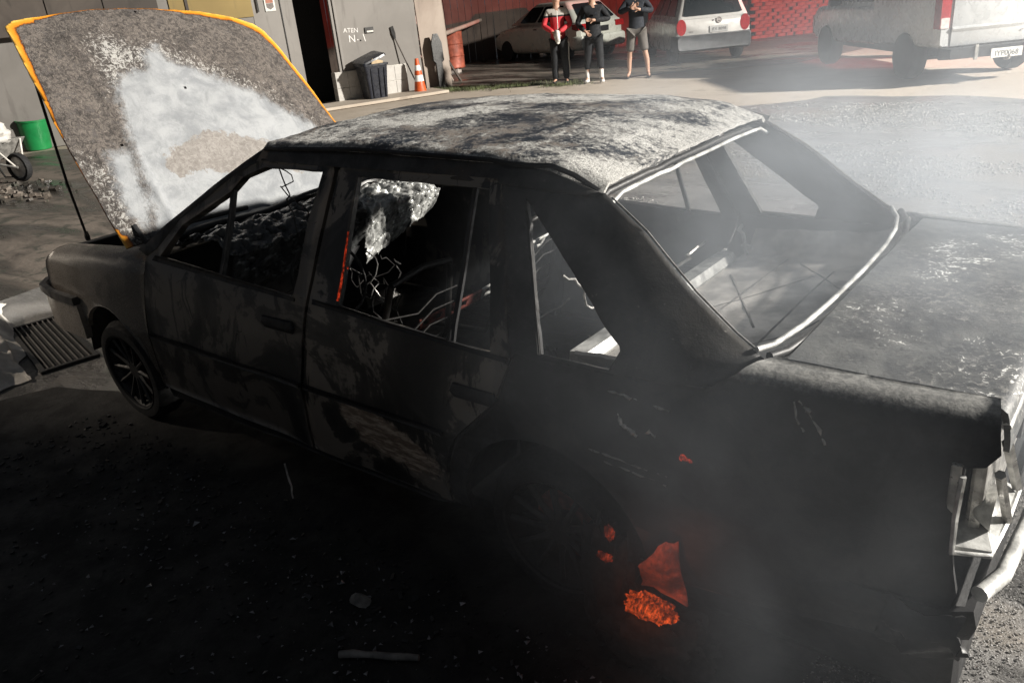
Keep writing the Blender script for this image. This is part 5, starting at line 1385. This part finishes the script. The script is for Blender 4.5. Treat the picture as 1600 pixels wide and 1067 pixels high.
crease('blistered_paint_edge', [(3.162, .880), (3.172, .845), (3.195, .812)], .0028, M['metal'])
crease('blistered_paint_edge', [(3.173, .885), (3.195, .865), (3.225, .825), (3.244, .792)], .0045, M['metal'])
# red beacon light as emission: rear door frame edge, shelf spot, fender fleck
panel('glowing_edge', [(1.621, .895), (1.630, .895), (1.631, 1.0), (1.629, 1.11), (1.626, 1.11), (1.624, 1.0)], [], lambda x, s, q: gmap(x, s, q) + Vector((0, q * .004, 0)), -1, M['hot_metal'], car, th=.02)
gs = MB(); c0 = shelf(.86, .10)
gs.loft([[c0 + Vector((.02 * math.cos(a) * w_ + .012 * w_ * math.sin(2 * a), .055 * math.sin(a) * w_, .004 + .006 * (1 - w_))) for a in [i / 12 * 2 * PI for i in range(12)]] for w_ in (1, .6, .1)])
gs.build('glowing_spot', M['hot_metal'], car, .8)
crease('glowing_blister', [(2.905, .690), (2.925, .684), (2.94, .678)], .006, M['hot_metal'])

# ------------------------------------------------------------------ emissive red light patches, debris, drain and cloth by the car
def slab(name, pts, base, nrm, th, mat, amp=.012, seed=0):
    """irregular broken slab from an outline in the plane through base"""
    n = Vector(nrm).normalized(); t = n.cross(Vector((0, 0, 1))).normalized(); up = t.cross(n).normalized()
    if up.z < 0: up = -up
    out = []
    k = len(pts)
    for i in range(k):
        a = Vector(pts[i]); b = Vector(pts[(i + 1) % k])
        for j in range(4):
            q = a.lerp(b, j / 4); q += Vector((fbm((q.x * 20, q.y * 20, seed), 3), fbm((q.x * 20, q.y * 20, seed + 4), 3))) * amp
            out.append(q)
    P = lambda q, d: Vector(base) + t * q.x + up * q.y + n * d
    c = sum(out, Vector((0, 0))) / len(out)
    rings = [[P(q, -th) for q in out], [P(q, 0) for q in out], [P(c.lerp(q, .75), th * .35 + .01 * fbm((q.x * 15, q.y * 15, seed), 3)) for q in out], [P(c.lerp(q, .3), th * .5 + .01 * fbm((q.x * 25, q.y * 15, seed), 3)) for q in out]]
    return MB().loft(rings).build(name, mat, None, .9)
def face_dir(rx): return (rx, -1, .15)
M['ember_plate'] = beacon_glow_mat('glowing_plate', 0.30, (1.0, 0.115, 0.04), True)
e1 = slab('glowing_panel', [(-.075, -.02), (.055, .02), (.050, .075), (-.015, .155), (-.050, .160)], (2.86, -.845, .265), (.25, -1, .1), .010, M['ember_plate'], .018, 1)  # panel and lumps added, emitting red in place of beacon light
tag(e1, 'dull red glowing triangular panel scrap propped behind the rear wheel', 'burning scrap')
e2 = tag(blob('ember_lump', (2.845, -.87, .225), (.068, .032, .026), M['ember_hot'], .42, 2.4, (60, 40)), 'brightest orange ember lump below the glowing panel scrap', 'ember')
e3 = tag(blob('ember_lump', (2.70, -.86, .335), (.020, .012, .014), M['ember_dull'], .55, 3, (18, 12)), 'small dull ember left of the glowing panel scrap, lower of two', 'ember')
e4 = tag(blob('ember_lump', (2.715, -.855, .415), (.012, .010, .022), M['ember_dull'], .55, 3, (18, 12)), 'tiny dim red ember above the other small ember', 'ember')
tag(blob('charred_heap', (2.83, -.83, .09), (.16, .075, .105), M['tyre'], .35, 3, (40, 26)), 'charred black heap of tyre carrying the glowing scrap and bright ember', 'debris')
tag(blob('charred_heap', (2.68, -.825, .20), (.075, .045, .22), M['tyre'], .30, 3, (34, 26)), 'charred black tyre shreds hanging behind the two small embers', 'debris')
def debris_stick(name, a, b, r, mat, label, cat='stick', grp=None):
    a = Vector(a); b = Vector(b); L = (b - a).length
    pts = [a.lerp(b, i / 6) + Vector((fbm((i, r * 99, 2), 2), fbm((i, r * 77, 6), 2), 0)) * L * .04 for i in range(7)]
    return tag(MB().tube(pts, [r * (1 + .25 * fbm((i * 2, 3, r * 50), 2)) for i in range(7)], 7).build(name, mat, None, 1.0), label, cat, grp)
M['stickm'] = plain('ashen_stick', (0.17, 0.165, 0.155), 0.7, 0, 0.5, 14, .4, 60)
debris_stick('burnt_stick', (2.03, -1.32, .014), (2.25, -1.205, .014), .011, M['stickm'], 'grey burnt stick on the dark ground near the bottom of the picture')
debris_stick('burnt_stick', (3.30, -.98, .012), (3.41, -1.02, .012), .006, M['stickm'], 'thin pale stick on the ground under the tail of the burnt car')
debris_stick('burnt_stick', (1.34, -.93, .10), (1.28, -.90, .22), .004, M['metal'], 'thin pale wire end standing up under the near side sill')
tag(MB().loft([[Vector((1.90 + .045 * math.cos(a) * k, -1.12 + .03 * math.sin(a) * k, .006 + .02 * (1 - k) * 1.2 + .004 * math.sin(3 * a))) for a in [i / 12 * 2 * PI for i in range(12)]] for k in (1, .8, .4)]).build('curled_scrap', M['stickm'], None, .8), 'small curled grey scrap on the dark ground left of the sticks', 'scrap')
shd = MB()
for i in range(600):
    x = random.uniform(.4, 3.5); y = -.95 - abs(random.gauss(0, .45)); s = abs(random.gauss(0, .0045)) + .0015
    R_ = Matrix.Rotation(random.uniform(0, 6), 3, 'Z') @ Matrix.Rotation(random.uniform(-.9, .9), 3, 'X')
    shd.add([Vector((x, y, .004 + s * .3)) + R_ @ Vector(p) for p in ((-s, -s * .5, 0), (s, -s * .4, 0), (s * .2, s, 0), (0, 0, s * .5))], [(0, 1, 3), (1, 2, 3), (2, 0, 3), (2, 1, 0)])
tag(shd.build('glass_shards', M['shard']), 'small glass shards and scraps scattered beside the burnt car', 'debris', kind='stuff')
chars = MB()
for i in range(1500):
    x = random.uniform(-.4, 3.6); y = -.85 - abs(random.gauss(0, .5)); s = abs(random.gauss(0, .005)) + .002
    R_ = Matrix.Rotation(random.uniform(0, 6), 3, 'Z') @ Matrix.Rotation(random.uniform(-.5, .5), 3, 'X')
    chars.box((x, y, s * .25), (s * random.uniform(.7, 2.6), s, s * .6), R_)
tag(chars.build('charred_debris', M['char_dark']), 'black charred bits covering the ground beside the burnt car', 'debris', kind='stuff')

# drain grate in the gutter by the front wheel
dg_ = empty('drain_grate', (-1.72, -.52, 0), math.atan2(-.22, 1.02), 'iron drain grate of eight long bars in front of the burnt car front wheel', 'grate')
W_, H_ = 1.04, .30
MB().box((0, 0, -.0015), (W_ - .02, H_ - .02, .003)).build('pit', M['pit'], dg_)
for c, d in (((0, H_ / 2, .006), (W_ + .04, .03, .02)), ((0, -H_ / 2, .006), (W_ + .04, .03, .02)), ((W_ / 2, 0, .006), (.03, H_ - .03, .02)), ((-W_ / 2, 0, .006), (.03, H_ - .03, .02))):
    MB().box(c, d).build('frame_side', M['iron'], dg_, None, .003)
for k in range(8):
    MB().box((0, -H_ / 2 + .034 + k * .0332, .008), (W_ - .032, .0065, .016)).build('bar', M['barbright'], dg_, None, .002)
def sheetcloth(u, v):
    p = Vector((-2.95 + 1.75 * u, -.62 - .55 * u + (v - .5) * .62, 0))
    e = min(u, 1 - u, v, 1 - v)
    h = .10 * min(1, e * 7) + .11 * max(0, fbm((u * 4, v * 3, 3), 4)) * min(1, e * 9) + .05 * abs(noise.noise(Vector((u * 11, v * 7, 2)))) * min(1, e * 9)
    return p + Vector((.10 * fbm((u * 3, v * 3, 8), 3), .10 * fbm((u * 3, v * 3, 18), 3), .006 + h))
tag(grid_mesh('crumpled_sheet', sheetcloth, 70, 40, M['plaster'], None, thick=.008), 'crumpled dirty white sheet on the ground at the left edge beside the drain grate', 'cloth')

# wet pebbles over the asphalt: only real stones glint like this
base = bmesh.new(); bmesh.ops.create_icosphere(base, subdivisions=1, radius=1.0)
bv = np.array([v.co[:] for v in base.verts]); bf = np.array([[v.index for v in f.verts] for f in base.faces]); base.free()
def pebbles(name, n, sampler, smin, smax, mat, label):
    pos = []
    while len(pos) < n:
        p = sampler()
        if p is not None: pos.append(p)
    pos = np.array(pos); s = rng.uniform(smin, smax, n) ** 1.0
    sc = s[:, None] * rng.uniform(.6, 1.3, (n, 3)); sc[:, 2] *= .6
    a = rng.uniform(0, 2 * PI, n); ca, sa = np.cos(a), np.sin(a)
    V = bv[None] * (1 + rng.uniform(-.12, .12, (n, len(bv), 1))) * sc[:, None, :]
    X = V[:, :, 0] * ca[:, None] - V[:, :, 1] * sa[:, None]; Y = V[:, :, 0] * sa[:, None] + V[:, :, 1] * ca[:, None]
    V = np.stack([X + pos[:, None, 0], Y + pos[:, None, 1], V[:, :, 2] + sc[:, None, 2] * .25], 2).reshape(-1, 3)
    Fc = (bf[None] + (np.arange(n) * len(bv))[:, None, None]).reshape(-1, 3)
    me = bpy.data.meshes.new(name)
    me.vertices.add(len(V)); me.vertices.foreach_set('co', V.astype(np.float32).ravel())
    me.loops.add(len(Fc) * 3); me.loops.foreach_set('vertex_index', Fc.astype(np.int32).ravel())
    me.polygons.add(len(Fc)); me.polygons.foreach_set('loop_start', np.arange(0, len(Fc) * 3, 3, dtype=np.int32))
    me.update(calc_edges=True); me.validate()
    me.shade_smooth()
    tag(link_mesh(name, me, mat), label, 'gravel', kind='stuff')
def samp_far():
    x = random.uniform(-1.2, 9.5); y = random.uniform(1.0, 9.3)
    d = fbm((x * .55, y * .8, 3), 4) + .35 * fbm((x * 2, y * 2.6, 8), 3)
    return (x, y) if d > .02 + random.gauss(0, .05) else None
def samp_near():
    x = random.uniform(3.2, 4.3); y = random.uniform(-1.0, .9)
    return (x, y)
pebbles('wet_gravel', 34000, samp_far, .004, .0145, M['stone'], 'wet glinting gravel scattered on the asphalt beyond the burnt car')
pebbles('wet_grit', 14000, samp_near, .0012, .004, M['stone'], 'wet glinting grit on the asphalt behind the tail of the burnt car')

# ------------------------------------------------------------------ smoke drifting off the car
def smoke(name, c, r, dens, scale, seed, label, lo=.42, hi=.72, col=(.76, .82, .90), aniso=.25):
    o = MB().box((0, 0, 0), (2, 2, 2)).build(name, None)
    o.location = c; o.scale = r
    m = bpy.data.materials.new(name + '_volume'); m.use_nodes = True
    t = m.node_tree; t.nodes.clear()
    out = t.nodes.new("ShaderNodeOutputMaterial"); pv = t.nodes.new("ShaderNodeVolumePrincipled")
    pv.inputs["Color"].default_value = (*col, 1); pv.inputs["Anisotropy"].default_value = aniso
    t.links.new(pv.outputs[0], out.inputs["Volume"])
    tc = t.nodes.new("ShaderNodeTexCoord")
    ln = t.nodes.new("ShaderNodeVectorMath"); ln.operation = 'LENGTH'; t.links.new(tc.outputs["Object"], ln.inputs[0])
    fo = t.nodes.new("ShaderNodeMapRange"); fo.interpolation_type = 'SMOOTHSTEP'; t.links.new(ln.outputs["Value"], fo.inputs[0])
    for i, v in zip((1, 2, 3, 4), (.98, .10, 0, 1)): fo.inputs[i].default_value = v
    mp = t.nodes.new("ShaderNodeMapping"); t.links.new(tc.outputs["Object"], mp.inputs[0])
    mp.inputs["Scale"].default_value = [x * scale for x in r]; mp.inputs["Location"].default_value = (seed, seed * 2.3, 0)
    ns = t.nodes.new("ShaderNodeTexNoise"); ns.inputs["Scale"].default_value = 1.0; ns.inputs["Detail"].default_value = 3.0; ns.inputs["Distortion"].default_value = .5
    t.links.new(mp.outputs[0], ns.inputs["Vector"])
    nr = t.nodes.new("ShaderNodeMapRange"); t.links.new(ns.outputs["Fac"], nr.inputs[0])
    for i, v in zip((1, 2, 3, 4), (lo, hi, .12, 1.75)): nr.inputs[i].default_value = v
    a = t.nodes.new("ShaderNodeMath"); a.operation = 'MULTIPLY'; t.links.new(fo.outputs[0], a.inputs[0]); t.links.new(nr.outputs[0], a.inputs[1])
    b = t.nodes.new("ShaderNodeMath"); b.operation = 'MULTIPLY'; t.links.new(a.outputs[0], b.inputs[0]); b.inputs[1].default_value = dens
    t.links.new(b.outputs[0], pv.inputs["Density"])
    o.data.materials.append(m)
    tag(o, label, 'smoke', kind='stuff')
    return o
smoke('smoke', (3.0, .45, .92), (1.7, 1.7, .98), .86, 1.7, 3.1, 'pale smoke hanging over the trunk and rear window of the burnt car', .44, .66)
smoke('smoke', (2.8, 5.4, 1.1), (3.8, 4.0, 1.8), .058, .6, 7.7, 'thin drifting smoke between the burnt car and the pickup')
smoke('smoke', (2.95, -1.0, .62), (.85, .42, .68), .42, 2.2, 5.2, 'grey smoke curling up along the near rear fender of the burnt car', .34, .80)
